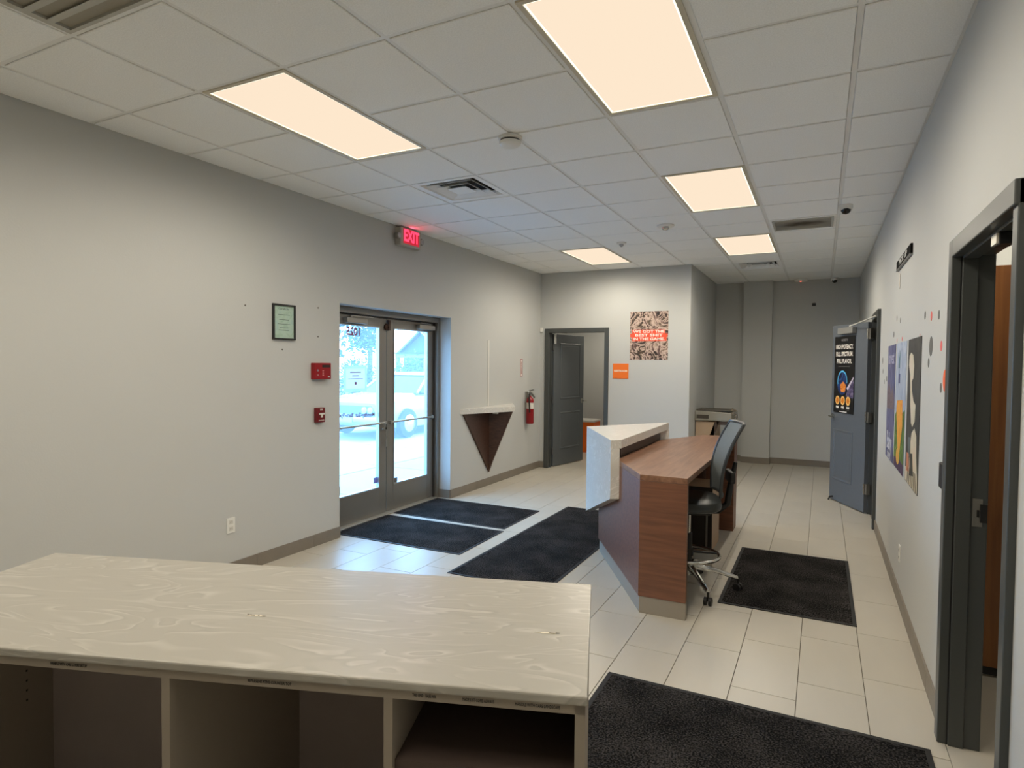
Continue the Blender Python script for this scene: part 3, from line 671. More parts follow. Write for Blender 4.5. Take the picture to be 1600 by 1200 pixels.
# exit sign
xs = thing('exit_sign', 'lit red exit sign with two lamp heads high on the left wall', 'exit sign', (XL, 5.25, 2.80))
build('housing', box(XL, 5.085, 2.81, XL+.075, 5.43, 2.995), mat('sign_housing', (176, 172, 162), .5), xs, bevel=.006)
build('sign_face', box(XL+.075, 5.125, 2.835, XL+.077, 5.40, 2.985), mat('sign_face_red', (150, 30, 48), .5, emit=((255, 40, 70), .45)), xs)
text('lettering', 'EXIT', .165, (XL+.0785, 5.262, 2.912), (0, 1, 0), (0, 0, 1), emit('lit_red_letters', (255, 70, 105), 1.6), xs, bold=.005, sx=.78)
for y in (5.06, 5.455):
    hd = build('lamp_head', MB().lathe((XL+.05, y, 2.9), [(.012, -.03), (.032, -.02), (.036, .02), (.03, .028)], 18, 'x'), mat('lamp_grey', (120, 118, 112), .5), xs, smooth=True)
    build('lamp_lens', MB().lathe((XL+.078, y, 2.9), [(.028, 0), (.02, .006)], 18, 'x'), mat('lens_grey', (170, 170, 170), .15), hd)
rl = bpy.data.lights.new('exit_glow', 'AREA'); rl.energy = .5; rl.color = (1, .08, .16); rl.size = .25; rl.size_y = .1; rl.shape = 'RECTANGLE'
ro = bpy.data.objects.new('exit_glow', rl); C.objects.link(ro); ro.parent = xs; ro.location = (.0775, .01, .11); ro.rotation_euler = (0, -math.pi/2, 0)

# ------------------------------------------------------------------ interior doors
# back-left grey door: frame in back wall
d1 = thing('grey_door', 'half-open dark grey panelled door in the back wall', 'door', (-3.3, YB, 0))
f = MB(); y0, y1 = YB-.02, YB+.13
f.box(-3.835, y0, 0, -3.765, y1, 2.16); f.box(-2.875, y0, 0, -2.81, y1, 2.16); f.box(-3.765, y0, 2.095, -2.875, y1, 2.16)
f.box(-3.765, YB+.05, 0, -3.75, YB+.065, 2.095); f.box(-2.89, YB+.05, 0, -2.875, YB+.065, 2.095)
build('door_frame', f, FRAMEG, d1, bevel=.004)
def leaf(par, h, dvec, L, zt, pnl, m, hinge_z, handle_s, handle_z, side, th=.042, pm=None):
    """door leaf from hinge point h along dvec; side=+1 puts the visible face on the left of dvec"""
    d = Vector((*dvec, 0)).normalized(); nn = Vector((-d.y, d.x, 0))*side
    LT = lambda s, t, z: Vector((h[0], h[1], 0))+d*s+nn*t+Vector((0, 0, z))
    lf = build('door_leaf', MB(LT).box(0, -th, .014, L, 0, zt), m, par, bevel=.003)
    for s0, z0, s1, z1 in pnl:
        mo = MB(LT); b = .03
        rgs = [[(s0, 0, z0), (s1, 0, z0), (s1, 0, z1), (s0, 0, z1)]]
        # raised moulding: outer edge, crest, inner field
        def rect(o, t): return [(s0+o, t, z0+o), (s1-o, t, z0+o), (s1-o, t, z1-o), (s0+o, t, z1-o)]
        mo.loft([rect(0, 0), rect(.006, .007), rect(.014, .007), rect(.03, .0015), rect(.05, .004), rect(.055, .004)])
        build('panel_moulding', mo, m, lf)
    hb = MB(LT); hb.lathe((0, 0, 0), [(0.0, 0)], 3) if False else None
    return lf, LT
lfA, LA = leaf(d1, (-3.735, 8.845), (.2, .98), .885, 2.085, [(.185, 1.06, .77, 1.945), (.185, .262, .77, .85)], DOORG, None, .83, 1.0, -1)
hn = MB(LA); hn.box(.80, 0, .97, .845, .008, 1.05); build('handle_rose', hn, CHROME, lfA, bevel=.003)
hn = MB(); p = LA(.822, .008, 1.01); q2 = LA(.822, .05, 1.01); e2 = LA(.90, .055, 1.008); hn.tube([p, q2, e2], .009, 8); build('lever_handle', hn, CHROME, lfA, smooth=True)
for z in (.25, 1.05, 1.88):
    build('hinge', MB(LA).box(-.03, -.02, z-.05, .002, .003, z+.05), mat('hinge_grey', (88, 90, 90), .4, .5), d1)
build('closer_bar', box(-3.71, YB+.066, 1.93, -3.685, YB+.09, 2.09), mat('bar_pale', (196, 196, 192), .4, .4), d1)
# near right door opening
d2 = thing('doorway_frame', 'tall dark grey door frame at the right edge of the picture', 'door frame', (XR, 2.78, 0))
f = MB(); x0, x1 = XR-.032, .625
f.box(x0, 3.128, 0, x1, 3.2, 2.14); f.box(.485, 2.2, 0, x1, 2.256, 2.14); f.box(x0, 2.2, 2.066, x1, 3.128, 2.14)
build('door_frame', f, FRAMEG, d2, bevel=.004)
g_ = MB(); g_.box(.512, 3.118, 0, .566, 3.129, 2.066); g_.box(.512, 2.255, 0, .566, 2.266, 2.066); g_.box(.512, 2.266, 2.055, .566, 3.118, 2.067)
build('stop_moulding', g_, FRAMEG, d2, bevel=.003)
build('groove_shade_strip', box(.5065, 3.1265, 0, .5115, 3.1285, 2.066), BLACK, d2)  # black strip painted in for the shade inside the jamb groove
sk = build('strike_plate', box(.572, 3.1245, .945, .607, 3.1285, 1.062), STEEL, d2, bevel=.001)
build('latch_keeper', box(.598, 3.117, .965, .622, 3.1265, 1.04), BLACK, sk)
build('latch_hole', box(.587, 3.1235, .985, .596, 3.1255, 1.015), BLACK, sk)
mg = build('door_magnet', box(.515, 2.55, 2.015, .56, 2.63, 2.055), BLACK, d2, bevel=.003)
build('magnet_plate', box(.508, 2.555, 2.018, .5155, 2.625, 2.052), mat('plate_white', (230, 225, 210), .4), mg)
# far right door with poster
d3 = thing('poster_door', 'open blue-grey door with a black poster at the far right wall', 'door', (XR-.05, 7.4, 0))
f = MB(); x0 = XR-.03
f.box(x0, 6.99, 0, .66, 7.05, 2.18); f.box(x0, 7.71, 0, .66, 7.77, 2.18); f.box(x0, 7.05, 2.11, .66, 7.71, 2.18)
build('door_frame', f, FRAMEG, d3, bevel=.004)
BLUEG = mat('blue_grey_paint', (94, 100, 107), .4, noise=(30, .03))
lfB, LB = leaf(d3, (.44, 7.70), (-.42642, .90453), .765, 2.10, [(.255, 1.10, .695, 1.96), (.255, .262, .695, .868)], BLUEG, None, .7, 1.02, 1, .045)
for z in (.275, 1.06, 1.97):
    h_ = MB(LB); h_.box(-.045, -.04, z-.057, -.002, -.002, z+.057)
    hh = build('hinge', h_, STEEL, d3, bevel=.002); kn = MB(); kn.tube([LB(-.004, .004, z-.057), LB(-.004, .004, z+.057)], .008, 8); build('hinge_knuckle', kn, CHROME, hh, smooth=True)
hn = MB(); hn.tube([LB(.70, 0, 1.02), LB(.70, .02, 1.02)], .026, 14); hn.tube([LB(.70, .02, 1.02), LB(.70, .055, 1.02), LB(.61, .06, 1.018)], .01, 8); hn.tube([LB(.70, -.045, 1.02), LB(.70, -.10, 1.02), LB(.77, -.10, 1.02)], .01, 8)
build('lever_handle', hn, CHROME, lfB, smooth=True)
cb = build('door_closer', MB(LB).box(.23, .001, 1.99, .56, .05, 2.06), mat('closer_grey', (150, 150, 146), .4, .4), lfB, bevel=.004)
ar = MB(); ar.slab([LB(.34, .03, 2.068), LB(.32, .03, 2.068), (XR-.035, 7.2, 2.12), (XR-.015, 7.2, 2.12)], (0, 0, .012)); build('closer_arm', ar, mat('arm_pale', (214, 212, 204), .35, .3), cb)
ks = MB(); ks.tube([LB(.68, .0, .05), LB(.68, .035, .045), LB(.68, .05, .006)], .009, 8); build('kick_stop', ks, BLACK, lfB)
# poster on that door
po_ = thing('door_poster', 'black poster with white headline and orange ball on the open door', 'poster', LB(.465, .002, 1.07))
build('sheet', MB(LB).box(.245, .008, 1.07, .69, .0095, 1.965), mat('poster_black', (14, 14, 17), .35), po_)
dB = Vector((-.42642, .90453, 0)); nB = Vector((-dB.y, dB.x, 0)); xB = -dB     # reading direction seen from the room
def dtext(nm, s, size, sp_, z, m, bold=.002, sx=1.0): return text(nm, s, size, LB(sp_, .0101, z), xB, (0, 0, 1), m, po_, bold=bold, sx=sx)
PW = mat('print_white', (235, 230, 222), .5)
dtext('headline', 'HIGH POTENCY.', .072, .468, 1.84, PW, .0012, .72); dtext('headline', 'FULL SPECTRUM.', .072, .468, 1.757, PW, .0012, .70); dtext('headline', 'FULL FLAVOR.', .072, .468, 1.674, PW, .0012, .74)
dtext('logo', 'NORTH', .04, .468, 1.92, mat('print_dim', (120, 120, 124)), .001); dtext('subline', 'live resin and full spectrum extracts', .018, .468, 1.615, mat('print_dim', (120, 120, 124)), 0)
ball = []
for k in range(22): a = 2*math.pi*k/22; r_ = .062+.006*math.sin(5*a); ball.append(LB(.48+r_*math.cos(a), .0097, 1.37+r_*math.sin(a)))
build('orange_ball', MB().slab(ball, nB*.0006), grad_mat('ball_print', [(120, 56, 14), (226, 128, 44), (250, 180, 90)], scale=22), po_)
arc = MB()
for r0, r1, t0, t1, c_ in ((.098, .11, -.3, 3.3, 0),):
    pts = [LB(.5+r1*math.cos(t0+(t1-t0)*k/20), .0097, 1.44+r1*1.15*math.sin(t0+(t1-t0)*k/20)) for k in range(21)]+[LB(.5+r0*math.cos(t1-(t1-t0)*k/20), .0097, 1.44+r0*1.1*math.sin(t1-(t1-t0)*k/20)) for k in range(21)]
    for k in range(20): arc.slab([pts[k], pts[k+1], pts[40-k], pts[41-k]], nB*.0005)
build('blue_arc', arc, mat('print_blue', (90, 190, 240), .4), po_)
glow = [LB(.5+.115*math.cos(2*math.pi*k/24), .0095, 1.42+.14*math.sin(2*math.pi*k/24)) for k in range(24)]
build('blue_haze', MB().slab(glow, nB*.0001), grad_mat('print_dark_blue', [(8, 14, 40), (18, 44, 96), (40, 90, 150)], scale=9), po_)
build('pale_streak', MB().slab([LB(.40, .0099, 1.36), LB(.252, .0099, 1.50), LB(.252, .0099, 1.475), LB(.37, .0099, 1.34)], nB*.0003), mat('print_lilac', (205, 196, 216), .4), po_)
build('violet_haze', MB().slab([LB(.42, .0095, 1.27), LB(.25, .0095, 1.25), LB(.25, .0095, 1.46), LB(.36, .0095, 1.36)], nB*.0002), grad_mat('print_violet', [(34, 26, 56), (86, 76, 110), (150, 140, 166)], scale=14), po_)
for s_ in (.60, .48, .36):
    dsk = [LB(s_+.048*math.cos(2*math.pi*k/20), .0097, 1.215+.052*math.sin(2*math.pi*k/20)) for k in range(20)]
    ic = build('round_icon', MB().slab(dsk, nB*.0005), mat('icon_cream', (238, 190, 110), .5), po_)
    ins = [LB(s_+.03*math.cos(2*math.pi*k/14)*(1+.3*math.sin(3*k)), .0103, 1.215+.034*math.sin(2*math.pi*k/14)) for k in range(14)]
    build('icon_motif', MB().slab(ins, nB*.0004), mat('icon_orange', (214, 122, 22), .5), ic)
    dtext('icon_caption', 'PURE', .03, s_, 1.135, PW, .002, .9); dtext('icon_caption', 'cured oil', .016, s_, 1.11, mat('print_dim', (120, 120, 124)), 0)
dtext('footer', 'www.northextract', .022, .468, 1.085, PW, .001)

# ------------------------------------------------------------------ rooms behind the doors
struct('wall_side_room', MB().box(.62, 5.5, 0, 2.9, 5.6, CH).box(2.8, 1.8, 0, 2.9, 5.5, CH).box(.62, 1.7, 0, 2.9, 1.8, CH), WALL)
struct('ceiling_side_room', box(.62, 1.8, 2.75, 2.9, 5.5, 2.8), CEIL)
wp = thing('wood_door', 'orange-brown wood door standing in the side room', 'door', (.95, 3.95, 0))
build('door_leaf', box(.66, 3.93, .012, 1.25, 3.975, 2.13), WOODR, wp, bevel=.003)
build('bottom_sweep', box(.66, 3.926, .012, 1.25, 3.93, .05), BLACK, wp)

sr = thing('side_room_light', 'bright ceiling light glimpsed in the room behind the right doorway', 'ceiling light', (1.3, 5.0, 2.75))
build('diffuser', box(.8, 4.3, 2.735, 1.5, 5.4, 2.745), emit('bright_diffuser', (255, 246, 225), 2.5), sr); build('frame', box(.78, 4.28, 2.742, 1.52, 5.42, 2.75), OFFW, sr)
def room_lamp(par, loc, e):
    L = bpy.data.lights.new('lamp', 'SPOT'); L.energy = e; L.color = (1, .91, .76); L.shadow_soft_size = 0; L.spot_size = math.radians(178); L.spot_blend = .65
    o = bpy.data.objects.new('lamp', L); C.objects.link(o); o.parent = par; o.location = Vector(loc)-wloc(par)
room_lamp(sr, (1.15, 4.9, 2.72), LAMP*2); room_lamp(sr, (1.2, 3.4, 2.72), LAMP*2.5)
struct('wall_light_seal', MB().box(.62, 6.7, 0, 2.2, 6.8, CH).box(.62, 8.2, 0, 2.2, 8.3, CH).box(2.1, 6.8, 0, 2.2, 8.2, CH), WALL)  # unseen room added to stop outdoor light leaking through the poster door
struct('ceiling_light_seal', box(.62, 6.8, 2.75, 2.1, 8.2, 2.8), CEIL)
struct('floor_light_seal', box(.66, 6.8, -.12, 2.1, 8.2, 0), FLOORT)
struct('wall_back_room', MB().box(-4.6, YB+.12, 0, -4.5, 12.3, CH).box(-4.5, 11.3, 0, -1.76, 11.42, CH).box(-1.88, YB+.12, 0, -1.76, 11.3, CH).box(-4.6, YB-.05, 0, -4.25, YB+.12, CH), WALL)  # last box is an unseen filler added to close a light leak
struct('ceiling_back_room', box(-4.6, YB+.12, 2.75, -1.7, 12.3, 2.8), CEIL)
bl_ = thing('back_room_light', 'ceiling light in the room behind the grey door', 'ceiling light', (-3.2, 10.2, 2.75))
build('diffuser', box(-3.5, 9.6, 2.735, -2.9, 10.8, 2.745), PANEL, bl_); build('frame', box(-3.52, 9.58, 2.742, -2.88, 10.82, 2.75), OFFW, bl_)
room_lamp(bl_, (-3.2, 10.2, 2.72), LAMP*6)
ob = thing('orange_bin', 'orange bin with a white lid behind the grey door', 'bin', (-3.83, 10.78, 0))
build('bin_body', MB().loft([[(-4.02, 10.63, 0), (-3.70, 10.63, 0), (-3.70, 10.95, 0), (-4.02, 10.95, 0)], [(-4.04, 10.6, .56), (-3.68, 10.6, .56), (-3.68, 10.98, .56), (-4.04, 10.98, .56)]]), ORANGE, ob, bevel=.01)
build('lid', box(-4.05, 10.59, .561, -3.67, 10.99, .60), OFFW, ob, bevel=.008)

# ------------------------------------------------------------------ back wall items
dv = build('door_sensor', box(XL+.004, YB-.03, 2.11, XL+.05, YB, 2.175), WHITE, None, (XL+.03, YB, 2.11), bevel=.004); tag(dv, 'small white sensor box in the back corner beside the grey door frame', 'sensor')
wp1 = thing('wall_poster', 'poster of plant buds with a red headline band on the back wall', 'poster', (-2.22, YB, 1.685))
BUD = grad_mat('bud_print', [(20, 15, 12), (34, 26, 22), (104, 78, 72), (206, 182, 168), (112, 92, 76), (30, 22, 18), (70, 52, 46)], scale=5.2, dist=3.2, detail=4)
build('sheet', box(-2.493, YB-.003, 1.685, -1.944, YB, 2.38), BUD, wp1)
RB = mat('print_red_band', (232, 84, 52), .5)
for z0, z1, x0, x1 in ((2.062, 2.118, -2.46, -1.985), (2.012, 2.062, -2.49, -1.95), (1.955, 2.012, -2.46, -1.965)):
    build('headline_band', box(x0, YB-.0038, z0, x1, YB-.003, z1), RB, wp1)
for tx, z, s_ in (('WE GOT THE', 2.09, 1.0), ('BEST SHIT', 2.037, 1.22), ('IN THE GAME.', 1.984, .98)):
    text('headline', tx, .052, (-2.22, YB-.0045, z), (1, 0, 0), (0, 0, 1), PW, wp1, bold=.0016, sx=s_*1.42)
og = thing('orange_sign', 'small square orange sign below the bud poster on the back wall', 'sign', (-2.625, YB, 1.41))
build('plate', box(-2.742, YB-.006, 1.41, -2.508, YB, 1.63), mat('sign_orange', (238, 116, 22), .45), og, bevel=.001)
text('lettering', 'RESTROOM', .038, (-2.625, YB-.0072, 1.522), (1, 0, 0), (0, 0, 1), mat('print_cream', (246, 214, 184), .5), og, bold=.002, sx=1.0)

# ------------------------------------------------------------------ far alcove
bs = build('junction_plate', box(-.16, YF-.012, 2.585, -.105, YF, 2.63), BLACK, None, (-.132, YF, 2.585), bevel=.002); tag(bs, 'small black square plate high on the far alcove wall', 'wall plate')
mc = thing('ticket_machine', 'grey and beige machine with a long silver top against the alcove wall', 'machine', (-1.4, 9.3, 0))
build('cabinet', box(-1.63, 9.2, 0, -1.36, 9.75, .80), mat('machine_beige', (176, 152, 128), .55), mc, bevel=.006)
tp = build('top_unit', MB().loft([[(-1.635, 9.17, .81), (-1.12, 9.17, .83), (-1.10, 9.7, .83), (-1.635, 9.7, .81)], [(-1.635, 9.17, .955), (-1.13, 9.17, .94), (-1.11, 9.7, .94), (-1.635, 9.7, .955)]]), mat('machine_silver', (150, 146, 134), .45, .3), mc, bevel=.008)
build('dark_slot', box(-1.61, 9.166, .845, -1.44, 9.172, .90), mat('slot_dark', (66, 60, 52), .5), tp)
build('top_lid', box(-1.62, 9.2, .956, -1.15, 9.66, .972), mat('lid_dark', (84, 80, 72), .5), tp)
sp_ = MB(); sp_.slab([(-1.36, 9.2, .809), (-1.30, 9.2, .809), (-1.42, 9.2, .45), (-1.48, 9.2, .45)], (0, .04, 0)); sp_.box(-1.33, 9.2, .76, -1.13, 9.24, .809)
build('support_arm', sp_, mat('bracket_brown', (70, 54, 44), .6), mc)
build('leg', box(-1.19, 9.5, 0, -1.15, 9.54, .82), mat('bracket_brown', (70, 54, 44), .6), mc)
cy = MB(); rr_ = random.Random(4); pts = [(-1.13, 9.2, .965)]
for k in range(16): pts.append((-1.13+.06*rr_.random(), 9.19+.07*rr_.random(), 1.0-.02*k+.02*rr_.random()))
cy.tube(pts, .011, 6); build('cable_bundle', cy, mat('cable_grey', (128, 118, 104), .6), mc, smooth=True)

# ------------------------------------------------------------------ right wall items
def wposter(y0, y1, z0, z1, sheet, label):
    t = thing('wall_poster', label, 'poster', (XR, (y0+y1)/2, z0)); build('sheet', box(XR-.003, y0, z0, XR, y1, z1), sheet, t); return t
def shape(t, pts, m, nm, lay=0):
    x = XR-.003-.0006*lay; build(nm, MB().slab([(x, y, z) for y, z in pts], (-.0006, 0, 0)), m, t)
bd = MB
# far poster: blue violet landscape with white script
p1 = wposter(5.54, 6.12, .862, 1.785, grad_mat('print_violet_blue', [(58, 58, 92), (84, 88, 128), (110, 108, 140), (70, 66, 96)], scale=5, stretch=(1, 1, .6)), 'violet-blue poster with white script, farthest of three on the right wall')
shape(p1, [(5.56, 1.28), (6.1, 1.26), (6.1, 1.40), (5.95, 1.50), (5.8, 1.38), (5.68, 1.46), (5.56, 1.36)], grad_mat('print_dusk', [(70, 62, 70), (120, 104, 112), (98, 84, 72)], scale=12), 'dusk_hills')
text('headline', 'harvest', .15, (XR-.0045, 5.83, 1.68), (0, -1, 0), (0, 0, 1), mat('print_pale_lilac', (178, 176, 204), .5), p1, bold=.002)
text('script', 'Baby', .2, (XR-.0045, 5.83, 1.0), (0, -1, 0), (0, 0, 1), mat('print_pale', (206, 208, 220), .5), p1, bold=.004); text('script', 'tonight', .1, (XR-.0045, 5.83, .9), (0, -1, 0), (0, 0, 1), mat('print_pale', (206, 208, 220)), p1)
# middle poster: pale blue sky over orange and green
p2 = wposter(4.855, 5.46, .865, 1.785, grad_mat('print_sky', [(138, 152, 178), (164, 176, 196), (186, 192, 206)], scale=5), 'pale blue and orange painted poster, middle of three on the right wall')
shape(p2, [(4.857, .868), (5.458, .868), (5.458, 1.24), (5.3, 1.30), (5.1, 1.26), (4.857, 1.32)], grad_mat('print_green', [(44, 70, 34), (86, 118, 48), (134, 150, 70)], scale=8), 'green_field')
shape(p2, [(5.22, 1.03), (5.36, 1.30), (5.34, 1.36), (5.0, 1.38), (4.97, 1.20), (5.1, 1.0)], grad_mat('print_orange', [(214, 134, 40), (232, 166, 60), (226, 120, 60)], scale=9), 'orange_shape', 1)
shape(p2, [(4.857, .868), (5.458, .868), (5.458, .93), (5.2, .96), (4.857, .94)], mat('print_purple', (70, 48, 82), .5), 'purple_ground', 1)
shape(p2, [(5.2+.1*math.cos(2*math.pi*k/16), .965+.06*math.sin(2*math.pi*k/16)) for k in range(16)], mat('print_gold', (220, 170, 72), .5), 'gold_disc', 2)
shape(p2, [(5.22, 1.60), (5.30, 1.60), (5.32, 1.72), (5.26, 1.67), (5.2, 1.73)], mat('print_teal', (90, 128, 148), .5), 'teal_mark', 1)
shape(p2, [(5.18, 1.49), (5.28, 1.49), (5.28, 1.56), (5.18, 1.56)], mat('print_indigo', (84, 92, 138), .5), 'indigo_mark', 1)
# near poster: dark ground with a pale flowing shape
p3 = wposter(4.17, 4.755, .868, 1.785, grad_mat('print_charcoal', [(44, 44, 42), (56, 56, 54), (70, 70, 66)], scale=5), 'dark poster with a pale flowing figure, nearest of three on the right wall')
PALE = grad_mat('print_bone', [(190, 184, 160), (206, 198, 178), (214, 190, 172)], scale=6)
shape(p3, [(4.62, 1.56), (4.70, 1.62), (4.68, 1.68), (4.60, 1.70), (4.50, 1.68), (4.45, 1.62), (4.47, 1.54), (4.54, 1.52), (4.52, 1.46), (4.44, 1.40), (4.34, 1.38), (4.36, 1.28), (4.46, 1.24), (4.52, 1.26), (4.58, 1.38), (4.6, 1.48)], PALE, 'pale_figure')
shape(p3, [(4.60, .872), (4.18, .872), (4.18, .94), (4.25, 1.08), (4.27, 1.2), (4.36, 1.24), (4.48, 1.20), (4.54, 1.10), (4.56, .98), (4.74, .96), (4.74, .872)], PALE, 'pale_drapery')
shape(p3, [(4.50, 1.04), (4.62, 1.05), (4.64, 1.16), (4.52, 1.17)], mat('print_slate', (96, 106, 108), .5), 'slate_patch', 1)
shape(p3, [(4.56, .95), (4.68, .94), (4.68, 1.06), (4.58, 1.06)], mat('print_terracotta', (196, 130, 100), .5), 'terracotta_patch', 2)
shape(p3, [(4.36, .95), (4.54, .93), (4.52, 1.07), (4.42, 1.08)], mat('print_dark_grey', (64, 66, 66), .5), 'dark_patch', 1)
for k in range(6):
    a = 4.22+.08*k; shape(p3, [(a, .875), (a+.018, .875), (a+.07-.02*k, .98), (a+.05-.02*k, .98)], BLACK, 'ink_stroke', 2)
# dot decals
DG, DR, DO = mat('dot_grey', (98, 98, 94), .6), mat('dot_coral', (226, 96, 92), .6), mat('dot_orange', (244, 98, 36), .6)
dots = [(4.087, 1.895, .024, DG, 'left grey dot of the row of three above the near poster'), (3.863, 1.875, .025, DR, 'coral dot of the row of three above the near poster'), (3.63, 1.863, .023, DG, 'right grey dot of the row of three above the near poster'),
        (3.848, 1.716, .052, DG, 'large grey dot decal beside the near poster'), (3.91, 1.631, .025, DG, 'small grey dot decal just below the large grey dot'), (3.537, 1.708, .025, DR, 'coral dot decal close to the near door frame'),
        (3.408, 1.545, .051, DO, 'large orange dot decal touching the near door frame'), (3.513, 1.508, .023, DG, 'small grey dot decal beside the large orange dot'),
        (5.539, 1.981, .022, DG, 'upper left tiny grey dot above the middle poster'), (5.296, 1.95, .021, DG, 'upper right tiny grey dot above the middle poster'), (5.731, 1.868, .023, DG, 'tiny grey dot above the far poster'),
        (5.158, 1.809, .015, DR, 'tiny coral dot on the top edge of the middle poster'), (4.265, 1.794, .008, DR, 'tiny coral dot on the top edge of the near poster'), (5.49, 1.81, .016, DR, 'tiny coral dot between the far and middle posters'),
        (6.677, 1.669, .031, DG, 'topmost grey dot left of the far poster'), (6.597, 1.571, .022, DG, 'second grey dot left of the far poster'), (6.234, 1.507, .024, DG, 'grey dot touching the left edge of the far poster'), (6.449, 1.476, .021, DG, 'lowest grey dot left of the far poster')]
for y, z, r_, m, lab in dots:
    o = build('dot_decal', disc((XR, y, z), (-1, 0, 0), r_, .0012, 24), m, None, (XR, y, z-r_)); tag(o, lab, 'decal', 'dot decals on the right wall')
# black overhead sign
bsn = thing('black_sign', 'narrow black sign with pale lettering high on the right wall', 'sign', (XR, 5.12, 2.34))
build('plate', box(XR-.014, 4.70, 2.343, XR, 5.54, 2.407), mat('sign_black', (14, 14, 14), .9, spec=.1), bsn, bevel=.002)
text('lettering', 'PICK UP', .05, (XR-.0152, 5.12, 2.377), (0, -1, 0), (0, 0, 1), mat('print_silver', (190, 190, 186), .4), bsn, bold=.002, sx=2.6)
build('lower_edge', box(XR-.017, 4.70, 2.337, XR, 5.54, 2.343), mat('edge_grey', (110, 110, 108), .4), bsn)
hg = build('hanging_tag', MB().slab([(XR-.004, 5.38, 2.30), (XR-.004, 5.405, 2.30), (XR-.004, 5.415, 2.19), (XR-.004, 5.385, 2.19)], (.002, 0, 0)), mat('tag_white', (232, 226, 214), .5), None, (XR-.003, 5.4, 2.19)); tag(hg, 'thin white strip hanging under the black sign', 'tag')
cr = thing('card_reader', 'small black card reader on the right wall beside the door frame', 'card reader', (XR, 3.27, 1.07))
build('housing', box(XR-.028, 3.225, 1.07, XR, 3.312, 1.182), BLACK, cr, bevel=.005); build('indicator', box(XR-.0285, 3.26, 1.165, XR-.028, 3.28, 1.17), mat('led_dim', (60, 60, 70)), cr)

# ------------------------------------------------------------------ ceiling devices
def diffuser(i, j, label, four=True):
    x0, x1, y0, y1 = GX+i*T+.012, GX+(i+1)*T-.012, GY+j*T+.012, GY+(j+1)*T-.012
    t = thing('air_vent', label, 'vent', ((x0+x1)/2, (y0+y1)/2, CH), 'ceiling air vents')
    m = mat('vent_white', (236, 237, 236), .45); cx, cy_ = (x0+x1)/2, (y0+y1)/2; h = (x1-x0)/2
    def sq(r, z): return [(cx-r, cy_-r, z), (cx+r, cy_-r, z), (cx+r, cy_+r, z), (cx-r, cy_+r, z)]
    build('duct', MB().loft([sq(h-.05, CH+.055), sq(h-.05, CH+.05)]), mat('duct_dark', (16, 16, 16), .9), t)
    def cone(nm, ro, zo, ri, zi, th=.0025):
        build(nm, MB().loft([sq(ro, zo), sq(ri, zi), sq(ri, zi+th), sq(ro, zo+th), sq(ro, zo)], cap=False), m, t)
    cone('outer_frame', h, CH-.004, h-.045, CH-.004); cone('frame_lip', h-.045, CH-.004, h-.075, CH+.03)
    cone('louvre', h-.085, CH-.006, h-.13, CH+.028); cone('louvre', h-.15, CH-.008, h-.19, CH+.022)
    build('centre_plate', MB().loft([sq(h-.205, CH-.009), sq(.02, CH+.02), sq(.02, CH+.022), sq(h-.205, CH-.006)]), m, t)
diffuser(-5, 1, 'square louvred air vent between the exit sign and the smoke detector')
diffuser(-2, 9, 'square air vent near the alcove behind the farthest light panel')
# slatted vent at the top left
x0, x1, y0, y1 = GX-5*T+.012, GX-4*T-.012, GY-4*T+.012, GY-3*T-.012
v = thing('return_grille', 'slatted air vent cut by the upper left corner of the picture', 'vent', ((x0+x1)/2, (y0+y1)/2, CH))
vm = mat('vent_beige', (176, 174, 164), .5)
build('backing', box(x0, y0, CH+.006, x1, y1, CH+.009), mat('vent_backing', (150, 144, 130), .7), v)
f = MB(); b = .035; f.box(x0, y0, CH-.006, x0+b, y1, CH+.006); f.box(x1-b, y0, CH-.006, x1, y1, CH+.006); f.box(x0+b, y0, CH-.006, x1-b, y0+b, CH+.006); f.box(x0+b, y1-b*.5, CH-.006, x1-b, y1, CH+.006); build('frame', f, vm, v)
for k in range(6):
    ys = y0+b+.012+k*.086; build('slat', MB().slab([(x0+b, ys, CH-.006), (x1-b, ys, CH-.006), (x1-b, ys+.03, CH-.006), (x0+b, ys+.03, CH-.006)], (0, .006, .01)), vm, v)
# dusty grille in the right-hand ceiling
gr = thing('return_grille', 'dusty rectangular return grille in the ceiling near the right wall', 'vent', (-.2, 6.68, CH))
DUST = bpy.data.materials.new('dusty_grille'); DUST.use_nodes = True; n = DUST.node_tree; bb = n.nodes['Principled BSDF']; tc = n.nodes.new('ShaderNodeTexCoord')
mp = n.nodes.new('ShaderNodeMapping'); mp.inputs['Scale'].default_value = (3.6, 6.5, 1); g1 = n.nodes.new('ShaderNodeTexGradient'); g1.gradient_type = 'SPHERICAL'
nz = n.nodes.new('ShaderNodeTexNoise'); nz.inputs['Scale'].default_value = 9; ad = n.nodes.new('ShaderNodeMath'); ad.operation = 'MULTIPLY'; rp = n.nodes.new('ShaderNodeValToRGB')
rp.color_ramp.elements[0].position = .05; rp.color_ramp.elements[0].color = lin((176, 172, 160)); rp.color_ramp.elements[1].position = .36; rp.color_ramp.elements[1].color = lin((92, 78, 62))
n.links.new(tc.outputs['Object'], mp.inputs[0]); n.links.new(mp.outputs[0], g1.inputs[0]); n.links.new(tc.outputs['Object'], nz.inputs['Vector']); n.links.new(g1.outputs['Fac'], ad.inputs[0]); n.links.new(nz.outputs['Fac'], ad.inputs[1]); n.links.new(ad.outputs[0], rp.inputs[0]); n.links.new(rp.outputs[0], bb.inputs['Base Color'])
gx0, gx1, gy0, gy1 = -.445, .05, 6.50, 6.90
f = MB(); b = .02; z0, z1 = CH-.014, CH-.007
